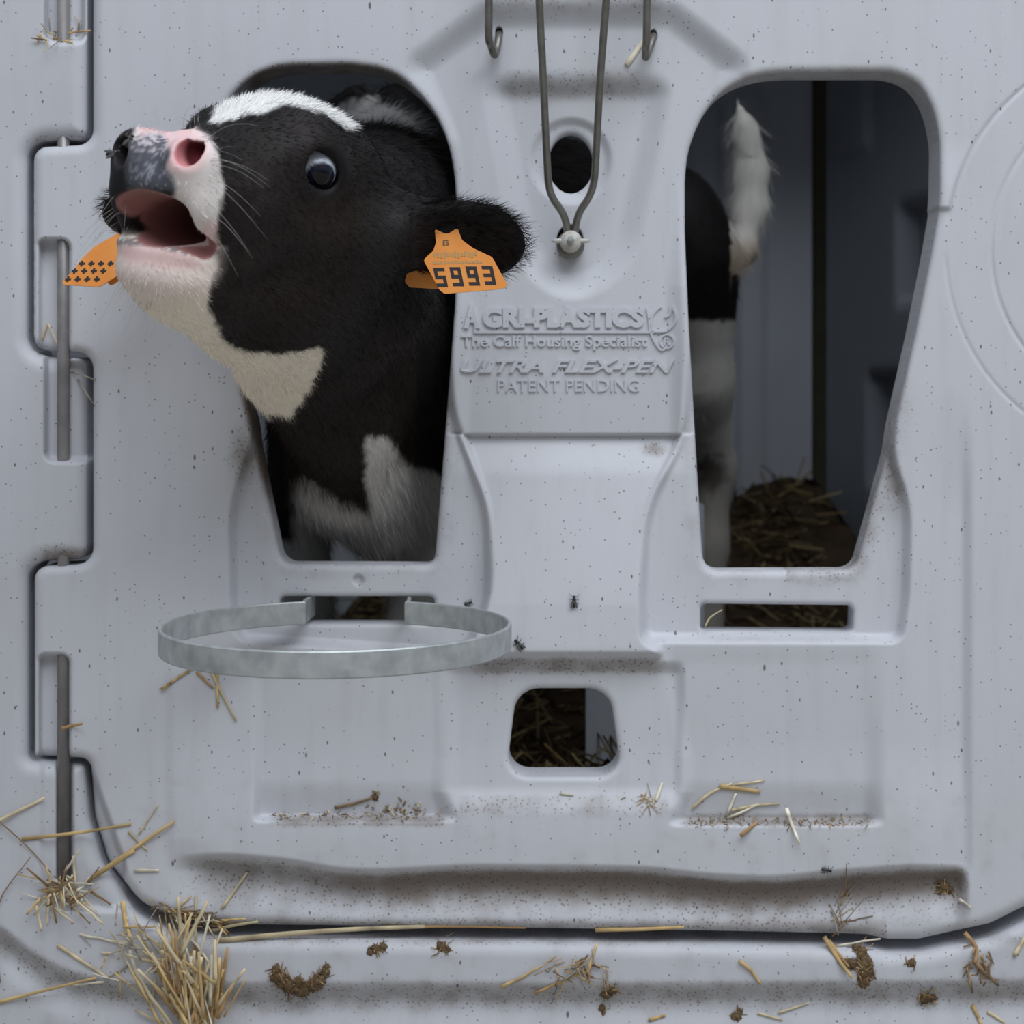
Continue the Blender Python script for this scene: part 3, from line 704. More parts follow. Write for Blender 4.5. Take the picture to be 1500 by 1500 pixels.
# keep the one connected body
par = np.arange(len(CV))
for _ in range(3000):
    m_ = np.minimum(par[E_[:, 0]], par[E_[:, 1]]); old = par.copy(); np.minimum.at(par, E_[:, 0], m_); np.minimum.at(par, E_[:, 1], m_); par = par[par]; par = par[par]
    if (old == par).all(): break
main = np.bincount(par).argmax(); keepv = par == main
CF = CF[keepv[CF[:, 0]]]; rem = -np.ones(len(CV), int); rem[keepv] = np.arange(keepv.sum()); CV = CV[keepv]; CF = rem[CF]
n4 = np.cross(CV[CF[:, 2]]-CV[CF[:, 0]], CV[CF[:, 3]]-CV[CF[:, 1]])
vol = (CV[CF[:, 0]]*n4).sum()
if vol < 0: CF = CF[:, ::-1]; n4 = -n4
CN = np.zeros_like(CV)
for k in range(4):
    for d in range(3): CN[:, d] += np.bincount(CF[:, k], n4[:, d], len(CV))
CN /= np.linalg.norm(CN, axis=1)[:, None]+1e-12

# coat colours: the calf's own markings
def coat(P, N):
    px, py = proj(P); H_ = (P-TH)@RH/SH; f, l, u = H_.T; y = P[:, 1]
    rn = np.array([mnoise.noise(Vector((float(a[0])*90, float(a[1])*90, float(a[2])*90))) for a in P]) if len(P) < 400000 else np.zeros(len(P))
    rn2 = np.array([mnoise.noise(Vector((float(a[0])*420, float(a[1])*420, float(a[2])*420))) for a in P])
    jx = px+rn*7; jy = py+np.roll(rn, 17)*5
    head = (y < .0) & (f > -.06)
    black = np.array((.0065, .0055, .006)); C = np.tile(black, (len(P), 1)); hair = np.ones(len(P)); wet = np.zeros(len(P))
    def paint(w, col): 
        w = np.clip(w, 0, 1)[:, None]; C[:] = C*(1-w)+np.asarray(col)*w
    def soft(poly, r, s=5, mask=None, jit=1.):
        w = ss(s, -s, sd_poly(fillet(poly, r), px+(jx-px)*jit, py+(jy-py)*jit)); return w if mask is None else w*mask
    front = (N[:, 0]*0+1)
    # brown cheek and neck
    paint(.8*ss(-.02, .05, f)*ss(-.05, -.12, u)*(y < .02), (.017, .0115, .009)); paint(.8*((py > 420) & (y > -.1) & (y < .16) & (px < 610))*ss(420, 520, py), (.019, .0125, .010))
    paint(.75*soft([(370,190),(440,180),(520,215),(545,280),(520,360),(420,420),(340,380),(335,300)], 40, 40, head), (.019, .0145, .0135))
    paint(.55*head*ss(60, 15, np.hypot((px-365)*.8, py-275))*ss(.3, .7, np.clip(.5+rn, 0, 1)), (.040, .032, .031)); paint(.6*head*ss(75, 20, np.hypot((px-500)*.8, (py-318)*1.3)), (.032, .025, .021)); paint(.6*head*ss(50, 12, np.hypot(px-440, py-190)), (.030, .024, .026)); paint(.5*ss(50, 10, np.hypot(px-560, (py-345)*.6))*(y < 0), (.035, .033, .037))
    # blaze
    white = (.80, .80, .79); cream = (.88, .80, .69)
    paint(soft([(300,182),(322,148),(350,95),(520,95),(522,196),(500,182),(478,168),(440,156),(412,153),(392,162),(352,170),(328,178)], 8, 4, head), white)
    # muzzle
    muz = ss(.165, .178, f)*ss(-.113, -.106, u)*head
    paint(muz*soft([(195,150),(262,168),(284,186),(303,200),(320,226),(327,262),(326,290),(317,314),(316,356),(300,372),(258,330),(240,280),(238,240),(195,230)], 8, 4), (.80, .74, .72))
    pink = (.80, .50, .50)
    paint(.85*muz*np.clip(ss(46, 22, np.hypot(px-270, (py-222)*1.05))+.9*soft([(200,178),(262,178),(282,196),(262,206),(232,196),(200,200)], 8, 4), 0, 1), pink)
    paint(.5*muz*soft([(300,325),(318,322),(316,362),(296,360)], 6, 6), pink)
    pad = muz*soft([(188,212),(205,198),(238,196),(247,214),(246,245),(254,262),(258,282),(230,282),(150,300),(120,280),(150,200)], 8, 5)
    paint(pad, np.array((.105, .11, .135))); sp = np.clip(.5+rn2*.9+rn*.5, 0, 1)
    paint(pad*.75*ss(.5, .95, sp)*ss(165, 215, px), (.40, .41, .47)); paint(.8*muz*ss(28, 6, np.abs(py-206)+np.abs(px-228)*.25)*ss(.45, .7, sp), (.62, .55, .58))
    paint(muz*soft([(120,260),(172,262),(196,280),(252,277),(252,292),(200,300),(180,360),(120,360)], 8, 6), (.016, .016, .018))
    paint(muz*ss(190, 178, px)*ss(190, 205, py), (.02, .02, .024))
    hair *= 1-muz*np.maximum(pad, ss(44, 30, np.hypot(px-270, py-222)))
    # lower jaw and throat
    jaw = ss(-.1085, -.1115, u)*head
    paint(jaw*soft([(130,345),(318,345),(318,392),(304,420),(303,446),(312,474),(328,498),(352,514),(400,519),(440,516),(474,511),(466,545),(448,578),(425,612),(300,600),(100,480)], 8, 4), cream)
    paint(jaw*.85*soft([(140,345),(322,345),(318,395),(300,430),(210,440),(150,400)], 10, 16), (.86, .74, .70))
    paint(jaw*.75*soft([(170,357),(230,358),(290,376),(296,392),(240,392),(185,384)], 10, 9), (.84, .56, .55))
    paint(jaw*.75*ss(.3, .55, np.clip(.5+rn2*.8+rn*.4, 0, 1))*ss(9, 3, np.abs(py-(354+ss(200, 300, px)*17)))*ss(330, 318, px), (.09, .09, .11))
    hair *= 1-.7*jaw*ss(395, 365, py)*ss(330, 312, px)
    thr = (y > -.2)*(y < .06)
    paint(thr*soft([(300,500),(352,515),(400,519),(440,516),(474,509),(466,545),(445,580),(420,606),(395,600),(330,560)], 6, 4)*ss(-.12, -.16, u), cream)
    # brisket, legs, back, rump
    body = y > .03
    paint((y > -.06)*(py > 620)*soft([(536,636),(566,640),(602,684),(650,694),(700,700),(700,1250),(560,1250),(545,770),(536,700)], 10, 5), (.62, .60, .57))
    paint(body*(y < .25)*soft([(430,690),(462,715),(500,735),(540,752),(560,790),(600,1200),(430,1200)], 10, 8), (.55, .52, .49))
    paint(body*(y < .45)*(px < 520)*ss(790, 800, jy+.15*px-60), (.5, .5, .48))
    paint(body*(y > .1)*soft([(490,156),(515,146),(548,138),(558,152),(590,164),(632,208),(598,192),(560,178),(515,178)], 6, 4)*(py < 240), (.55, .55, .54))
    rear = (y > .40)*(px > 900)
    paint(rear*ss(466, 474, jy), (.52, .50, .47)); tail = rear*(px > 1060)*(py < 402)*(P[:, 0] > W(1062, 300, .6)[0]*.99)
    paint(tail*ss(1064, 1070, px), (.66, .64, .60)); paint(.7*tail*ss(330, 375, py), (.34, .24, .14))
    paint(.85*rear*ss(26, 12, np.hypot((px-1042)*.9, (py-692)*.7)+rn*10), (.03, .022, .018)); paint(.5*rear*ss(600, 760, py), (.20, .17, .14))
    # inside of the ears, eyelids, mouth and nostrils
    for (e1, e2, e3), B_, T_ in ((EL, EB, ET), (ER, FB, FT)):
        q = P-(B_+T_)/2; a, b, c = q@e1, q@e2, q@e3; ln = np.linalg.norm(T_-B_)
        ins = ss(.2, .6, N@e3)*ss(ln/2*.9, ln/2*.7, np.abs(a))*(np.abs(b) < .028)*(np.abs(c) < .03)*(u > -.13)*(f < .06)
        paint(.8*ins, (.018, .010, .0095))
    for e, nrm in EYES:
        d = np.linalg.norm(P-e, axis=1); paint(ss(.027, .021, d), (.008, .007, .008)); hair *= 1-ss(.027, .023, d)
        wet[:] = np.maximum(wet, 0)
    # mouth lining
    for i, (fn, lo, hi) in enumerate(MOUTH):
        dm = fn(P[:, 0], P[:, 1], P[:, 2]); wv = ss(.0022, .0006, dm)*ss(.272, .258, f)*head; paint(wv, (.40, .19, .18)); hair *= 1-ss(.004, .001, dm); wet = np.maximum(wet, wv)
        paint(wv*ss(-.084, -.078, u)*ss(.20, .235, f), (.36, .20, .18)); paint(.85*wv*ss(.20, .14, f), (.08, .02, .02))
    for i, (fn, lo, hi) in enumerate(NOST):
        dm = fn(P[:, 0], P[:, 1], P[:, 2]); wv = ss(.0018, .0003, dm)*head; paint(wv, (.62, .26, .27) if i == 1 else (.03, .025, .03)); paint(wv*ss(.249, .236, f), (.10, .015, .02) if i == 1 else (.01, .01, .01)); hair *= 1-ss(.006, .001, dm)
    return np.clip(C, 0, 1), np.clip(hair, 0, 1), wet
CC, CH, CW = coat(CV, CN)
calf = mesh('calf', CV, CF, M['coat'], col=CC)
tag(calf, 'black and white calf bawling with its head pushed out of the left feeding opening', 'calf')

# eyes
for s, (e, nrm) in zip((1, -1), EYES):
    V, F = ellipsoid((0, 0, 0), (.0172, .0172, .0172), 48, 32)
    gaze = nrm+np.array([.06, 0, -.46]); gaze /= np.linalg.norm(gaze)
    ca = (V/.0172)@gaze; rad = np.arccos(np.clip(ca, -1, 1))
    c = np.tile((.62, .67, .78), (len(V), 1)); w = ss(.80, .74, rad)[:, None]; c = c*(1-w)+np.array((.012, .014, .026))*w
    w = ss(.42, .36, rad)[:, None]; c = c*(1-w)+np.array((.003, .003, .005))*w
    V = V*(1+.05*ss(.8, .2, rad))[:, None]
    m_ = M.get('eye') or colmat('calf_eye', .06, .32); M['eye'] = m_
    mesh('eye', V+(e-nrm*.0062), F, m_, calf, col=c)
# tongue
tP = [hd(.10, 0, -.124), hd(.13, 0, -.120), hd(.160, 0, -.1185), hd(.185, -.002, -.1205), hd(.200, -.003, -.123)]
v, f = tube(smooth_path(tP, 5), np.array([.018, .019, .020, .019, .018, .004, .002])[:1].repeat(21)*np.r_[np.linspace(1, 1, 14), np.linspace(1, .25, 7)], 16, flat=.38, ref=RH[:, 2])
mesh('tongue', v, f, M['wet'], calf, col=np.tile((.44, .20, .20), (len(v), 1)))
# coat hair: fine tapering blades rooted in the skin
def blades(roots, dirs, L, w, cols, name, mat, parent, curl=.25):
    n = len(roots); d = dirs/np.linalg.norm(dirs, axis=1)[:, None]; t = np.cross(d, RNG.normal(size=(n, 3))); t /= np.linalg.norm(t, axis=1)[:, None]
    b = np.cross(d, t); L = L[:, None]; w = np.broadcast_to(w, (n,))[:, None]
    p1 = roots+d*L*.5+b*L*.04; p2 = roots+d*L+b*L*curl*RNG.normal(size=(n, 1))*.5
    V = np.stack([roots-t*w/2, roots+t*w/2, p1+t*w*.4, p1-t*w*.4, p2], 1).reshape(-1, 3); i = np.arange(n)[:, None]*5
    F = np.concatenate([i+np.array([0, 1, 2]), i+np.array([0, 2, 3]), i+np.array([3, 2, 4])], 0)
    return mesh(name, V, F, mat, parent, smooth=True, col=np.repeat(cols, 5, 0))
tri = np.vstack([CF[:, [0, 1, 2]], CF[:, [0, 2, 3]]]); ta = np.linalg.norm(np.cross(CV[tri[:, 1]]-CV[tri[:, 0]], CV[tri[:, 2]]-CV[tri[:, 0]]), axis=1)/2
tcn = CV[tri].mean(1); tn = CN[tri].mean(1); tview = ((np.array([0, -DIST, CZ])-tcn)*tn).sum(1)/np.linalg.norm(tcn-np.array([0, -DIST, CZ]), axis=1)
tpx, tpy = proj(tcn)
wgt = ta*CH[tri].mean(1)*(tview > -.45)*np.where(tcn[:, 1] < .05, 1., .35)*np.where(tcn[:, 1] > .33, .25, 1.)*(tpy < 960)
NH = 95000
pick = RNG.choice(len(tri), NH, p=wgt/wgt.sum()); bc = RNG.dirichlet((1, 1, 1), NH)
roots = (CV[tri[pick]]*bc[:, :, None]).sum(1); rn_ = (CN[tri[pick]]*bc[:, :, None]).sum(1); rn_ /= np.linalg.norm(rn_, axis=1)[:, None]
rc_ = (CC[tri[pick]]*bc[:, :, None]).sum(1); rh = (CH[tri[pick]]*bc).sum(1)
hf = (roots-TH)@RH/SH; hpx, hpy = proj(roots)
flow = np.tile(-RH[:, 0]*.9+np.array([0, 0, -.45]), (NH, 1))
nk_ = ss(.06, -.04, hf[:, 0])[:, None]; flow = flow*(1-nk_)+np.array([.25, .5, -.9])*nk_
ln_ = np.where(hf[:, 0] > .17, .0035, .0055)+.0015*RNG.random(NH)
ln_ = np.where(hf[:, 2] < -.125, ln_*1.25, ln_)
lift = np.full(NH, .30)
for (e1, e2, e3), B_, T_ in ((EL, EB, ET), (ER, FB, FT)):
    q = roots-(B_+T_)/2; ln0 = np.linalg.norm(T_-B_); a = q@e1; b = q@e2; c = q@e3
    m_ = (a > -ln0*.40) & (np.abs(b) < .045) & (np.abs(c) < .03) & (a < ln0*.6)
    r2 = np.sqrt((a/(ln0/2))**2+(b/.034)**2)
    fl = e1*.9+e2*(b/.03)[:, None]*.55; flow[m_] = fl[m_]; ln_[m_] = (.006+.010*ss(.6, 1., r2)+.004*RNG.random(NH))[m_]; lift[m_] = .25
m_ = (roots[:, 1] > .03); ln_[m_] = .014+.012*RNG.random(m_.sum()); lift[m_] = .35
m_ = (roots[:, 1] > .35); ln_[m_] = .012; flow[m_] = np.array([.2, .3, -.9])
m_ = (hpx > 1066) & (roots[:, 1] > .45) & (hpy < 398); flow[m_] = np.array([-.1, 0, -1.]); ln_[m_] = .03
m_ = (rc_.sum(1) > 1.2) & (hf[:, 2] > -.03) & (hf[:, 0] > .0); ln_[m_] *= 1.25; lift[m_] += .15
flow = flow-rn_*(flow*rn_).sum(1)[:, None]; flow /= np.linalg.norm(flow, axis=1)[:, None]+1e-9
dirs = flow+rn_*(lift*(.5+RNG.random(NH)))[:, None]+RNG.normal(size=(NH, 3))*.16
cols = rc_*(.75+.6*RNG.random((NH, 1)))
hair = blades(roots-rn_*.0004, dirs, ln_*(.45+.55*rh), .00034, cols, 'coat_hair', M['hair'], calf); hair['kind'] = 'stuff'
# whiskers round the muzzle and chin
wv = []
for (px0, px1, py0, py1, Lr, n_, out) in ((300, 322, 205, 330, .040, 26, (1, -.35, -.35)), (255, 300, 178, 195, .03, 8, (.2, -.2, 1)), (160, 290, 395, 455, .022, 22, (-.35, -.1, -1)), (165, 190, 280, 330, .026, 8, (-.9, -.3, -.5)), (300, 318, 335, 365, .03, 8, (.9, -.4, -.5))):
    vx, vy = proj(CV); ok = np.nonzero((vx > px0) & (vx < px1) & (vy > py0) & (vy < py1) & (((np.array([0, -DIST, CZ])-CV)*CN).sum(1) > 0) & (CV[:, 1] < -.1))[0]
    if len(ok) == 0: continue
    for i in RNG.choice(ok, min(n_, len(ok)), replace=False):
        d = CN[i]*.9+np.array(out)*.5+RNG.normal(size=3)*.25; d /= np.linalg.norm(d); L_ = Lr*(.6+.6*RNG.random()); g = np.array([.35*np.sign(out[0]), .1, -1.])*L_*.5
        Pw = np.array([CV[i]+d*L_*t+g*t*t for t in np.linspace(0, 1, 6)]); wv.append(tube(Pw, np.linspace(.00017, .00005, 6), 4))
wk = mesh('whiskers', *join(wv), M['whisker'], calf); wk['kind'] = 'stuff'

# ------------------------------------------------------------------ ear tags
def plate(poly, frame_, th, name, mat, root, lift_=0.):
    """extruded outline; frame_ = origin, u axis, v axis (metres per unit); v points down"""
    O, ua, va = frame_; nn = np.cross(ua, va); nn /= np.linalg.norm(nn); 
    if nn[1] > 0: nn = -nn
    P = np.asarray(poly, float); n = len(P); a = np.array([O+ua*p[0]+va*p[1]+nn*(lift_+th/2) for p in P]); b = a-nn*th
    F = [tuple(range(n)), tuple(range(2*n-1, n-1, -1))]+[(i, n+i, n+(i+1) % n, (i+1) % n) for i in range(n)]
    return under(mesh(name, np.vstack([a, b]), F, mat, smooth=False), root)
def tag_frame(px0, py0, y0, dyu, dyv):
    """plane through the point seen at (px0, py0): units are photo units there, the depth changes by dyu, dyv per unit"""
    O = W(px0, py0, y0); k = (DIST+y0)/FPX; return O, np.array([k, dyu, 0]), np.array([0, dyv, -k])
def ring_hole(cx, cy, r, a0, a1, n=8): return [(cx+r*math.cos(t), cy+r*math.sin(t)) for t in np.radians(np.linspace(a0, a1, n))]
et = empty('ear_tag', W(655, 335, -.135), 'orange ear tag numbered 5993 hanging from the ear beside the lettering', 'ear tag', None)
fr = tag_frame(655, 332, -.150, 0, -.00006)
outl = fillet([(-18, 4), (-13, 6), (0, 12), (12, 4), (16, 4), (22, 20), (38, 32), (66, 45), (88, 85), (86, 90), (70, 93), (-3, 99), (-10, 94), (-34, 50), (-30, 45), (-20, 36), (-16, 24)], [2, 3, 10, 3, 2, 10, 14, 6, 5, 4, 20, 6, 6, 5, 3, 10, 6])
pl_ = plate(outl, fr, .0016, 'tag_plate', M['orange'], et)
def seg_digit(d, x, y, w, h, t, sh):
    S = {'5': 'afgcd', '9': 'abfgcd', '3': 'abgcd', '0': 'abcdef', '1': 'bc'}[d]; R_ = []
    b = {'a': (0, 0, w, t), 'g': (0, h/2-t/2, w, h/2+t/2), 'd': (0, h-t, w, h), 'f': (0, 0, t, h/2), 'b': (w-t, 0, w, h/2), 'e': (0, h/2, t, h), 'c': (w-t, h/2, w, h)}
    return [[(x+q[0]+sh*q[1]/h, y+q[1]), (x+q[2]+sh*q[1]/h, y+q[1]), (x+q[2]+sh*q[3]/h, y+q[3]), (x+q[0]+sh*q[3]/h, y+q[3])] for q in (b[k] for k in S)]
def print_on(name, rects, frame_, mat, root, lift_=.0010):
    vs = []; O, ua, va = frame_; nn = np.cross(ua, va); nn /= np.linalg.norm(nn); nn = -nn if nn[1] > 0 else nn
    for i, r in enumerate(rects):
        lf = lift_+.00002*(i % 5); a = np.array([O+ua*p[0]+va*p[1]+nn*lf for p in r]); b = a-nn*.0003; n = len(r)
        vs.append((np.vstack([a, b]), [tuple(range(n)), tuple(range(2*n-1, n-1, -1))]+[(q, n+q, n+(q+1) % n, (q+1) % n) for q in range(n)]))
    return under(mesh(name, *join(vs), mat, smooth=False), root)
nums = []
for i, dch in enumerate('5993'): nums += seg_digit(dch, -20+i*23.5, 61-i*1.0, 16, 28, 5, 6)
print_on('printed_number', nums, fr, M['ink'], et)
small = seg_digit('5', -2, 20, 4, 8, 1.4, .5)
esr = [[(-6,20),(-2.4,20),(-2.4,21.4),(-6,21.4)], [(-6,23.4),(-3,23.4),(-3,24.7),(-6,24.7)], [(-6,26.7),(-2.4,26.7),(-2.4,28),(-6,28)], [(-6,20),(-4.7,20),(-4.7,28),(-6,28)]]
print_on('printed_country_letters', esr+small, fr, M['midink'], et)
gr = [];
for i in range(13): gr.append([(-20+i*5, 38+(i*7 % 3)-i*.15), (-16.6+i*5, 38+(i*7 % 3)-i*.15), (-16.2+i*5, 45-i*.15+(i*5 % 4)), (-19.6+i*5, 45-i*.15+(i*5 % 4))])
for i in range(14): gr.append([(-20+i*5.2, 51+(i*5 % 3)-i*.1), (-16+i*5.2, 51+(i*5 % 3)-i*.1), (-16+i*5.2, 55.5-i*.1), (-20+i*5.2, 55.5-i*.1)])
print_on('faded_barcode', gr, fr, M['greyink'], et)
v, f = ellipsoid(W(655, 330, -.150), (.0078, .0022, .0078), 20, 10); under(mesh('button', v, f, M['black']), et)
frb = tag_frame(640, 345, -.108, 0, -.00002)
plate(fillet([(-8, 8), (8, 8), (14, 40), (26, 52), (30, 80), (-40, 76), (-47, 68), (-44, 56), (-18, 48)], 6), frb, .0016, 'rear_plate', M['orange'], et)
et2 = empty('ear_tag', W(180, 335, -.07), 'orange ear tag beside the hinge, half hidden by the open lower jaw', 'ear tag', None)
fr2 = tag_frame(188, 336, -.085, 0, -.0001)
plate(fillet([(-8, 2), (0, -2), (9, 0), (24, 14), (22, 40), (-2, 62), (-36, 84), (-42, 85), (-90, 82), (-93, 78), (-78, 62), (-66, 44), (-48, 26)], [3, 4, 4, 8, 8, 8, 6, 4, 5, 4, 4, 4, 6]), fr2, .0016, 'tag_plate', M['orange'], et2)
blk = []
for r_, (y_, x_) in enumerate(((51, -65), (62, -75), (74, -84))):
    for i in range(5 if r_ == 0 else 4):
        bx, by = x_+i*14, y_
        blk += [[(bx-4, by-1.6), (bx+4.5, by-1.6), (bx+3.6, by+1.8), (bx-5, by+1.8)], [(bx-1.4, by-4), (bx+1.8, by-4), (bx+.4, by+4), (bx-2.6, by+4)]]
print_on('printed_number', blk, fr2, M['ink'], et2)
plate(fillet([(0, 20), (30, 30), (8, 58), (-18, 78), (-26, 82), (-30, 70)], 5), tag_frame(190, 338, -.078, 0, -.0001), .0016, 'rear_plate', M['orange'], et2)
v, f = ellipsoid(W(184, 333, -.085), (.0075, .005, .0075), 20, 10); under(mesh('button', v, f, M['black']), et2)
# ------------------------------------------------------------------ bedding behind the gate
def bed_z(x, y): return .27+.235*ss(.45, 1.0, y)*ss(-.5, .1, x)+.03*np.sin(x*9+1)*np.sin(y*11)+.02*np.sin(x*23)*np.cos(y*19)
bx = np.linspace(-.77, .66, 110); by = np.linspace(.075, 1.015, 80); BX, BY = np.meshgrid(bx, by)
bn = np.array([mnoise.noise(Vector((float(a)*35, float(b)*35, 0))) for a, b in zip(BX.ravel(), BY.ravel())]).reshape(BX.shape)
BX = np.minimum(BX, np.interp(BY, [.1, 1.03], [.66, .375])); BZ = bed_z(BX, BY)+.012*bn
Vb = np.stack([BX, BY, BZ], -1).reshape(-1, 3); i = np.arange(79*110).reshape(79, 110)[:, :-1].ravel(); Fb = np.stack([i, i+1, i+111, i+110], 1)
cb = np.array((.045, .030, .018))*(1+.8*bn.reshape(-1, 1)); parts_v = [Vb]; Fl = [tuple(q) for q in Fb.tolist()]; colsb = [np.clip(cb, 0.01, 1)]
nb = len(Vb); BV = []; BF = []; BC = []
for k in range(6500):
    x = RNG.uniform(-.75, .5); y = RNG.uniform(.1, .965)
    if x > np.interp(y, [.1, 1.03], [.63, .345]): continue
    z = float(bed_z(np.array(x), np.array(y))); a = RNG.uniform(0, 2*math.pi); e = RNG.normal(.15, .35); L_ = RNG.uniform(.015, .06); w = RNG.uniform(.0008, .002)
    d = np.array([math.cos(a)*math.cos(e), math.sin(a)*math.cos(e), math.sin(e)]); n_ = np.cross(d, (0, 0, 1)); n_ /= np.linalg.norm(n_); p = np.array([x, y, z+.006]); q = nb+len(BV)
    BV += [p-n_*w, p+n_*w, p+d*L_+n_*w, p+d*L_-n_*w, p+np.array([0, 0, w*1.2]), p+d*L_+np.array([0, 0, w*1.2])]
    BF += [(q, q+4, q+5, q+3), (q+4, q+1, q+2, q+5), (q, q+3, q+2, q+1)]
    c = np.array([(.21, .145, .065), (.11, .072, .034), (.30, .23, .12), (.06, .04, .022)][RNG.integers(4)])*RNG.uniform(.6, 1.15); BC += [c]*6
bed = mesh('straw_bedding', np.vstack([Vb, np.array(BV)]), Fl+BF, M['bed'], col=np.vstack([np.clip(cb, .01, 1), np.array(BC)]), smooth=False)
tag(bed, 'dark deep straw bedding heaped against the back of the pen', 'bedding', kind='stuff')

# ------------------------------------------------------------------ straw, chaff, dung and flies on the pen front
def surf_y(px, py):
    px = np.atleast_1d(np.asarray(px, float)); py = np.atleast_1d(np.asarray(py, float))
    d = door_solid(px, py); f = frame_solid(px, py); y = np.full(px.shape, .012)
    y = np.where(f > 0, -frame_h(px, py)*U, y); return np.where(d > 0, -door_h(px, py)*U, y)
TONE = {'gold': (.60, .43, .20), 'pale': (.68, .57, .37), 'white': (.76, .70, .56), 'brown': (.24, .16, .09), 'orange': (.46, .29, .14), 'grey': (.36, .32, .26)}
def lay(pts, gap=.0015, stiff=True):
    """points (px, py) laid on the front: straight stalks bridge hollows"""
    pts = np.array(pts, float); t = np.linspace(0, 1, 24); s = np.linspace(0, 1, len(pts)); X = np.interp(t, s, pts[:, 0]); Y = np.interp(t, s, pts[:, 1])
    y = surf_y(X, Y)-gap; line = y[0]+(y[-1]-y[0])*t; line = line+min(0, (y-line).min()); ys_ = np.interp(s, t, line)
    return np.array([W(a, b, c) for (a, b), c in zip(pts, ys_)])
def stalk_geo(P, wpx, tone, splay=True):
    P = smooth_path(P, 4) if len(P) > 2 else np.array([P[0]*(1-t)+P[1]*t+np.array([0, 0, 1])*math.sin(t*math.pi)*np.linalg.norm(P[1]-P[0])*.012*RNG.normal() for t in np.linspace(0, 1, 6)])
    r = wpx*U/2*(1-.35*np.linspace(0, 1, len(P))); v, f = tube(P, r, 7, flat=.55, ref=(0, 1, .1))
    c = np.array(TONE[tone])*RNG.uniform(.8, 1.12); cc = np.repeat(np.clip(c*(1+.28*RNG.normal(size=(len(P), 1))*.6), 0, 1), 7, 0); return v, f, cc
def stalk(pts, w, tone, label, gap=.0015, group='stray straw stalks on the pen front'):
    v, f, c = stalk_geo(lay(pts, gap), w, tone); o = mesh('straw_stalk', v, f, M['straw'], col=c); return tag(o, label, 'straw', group)
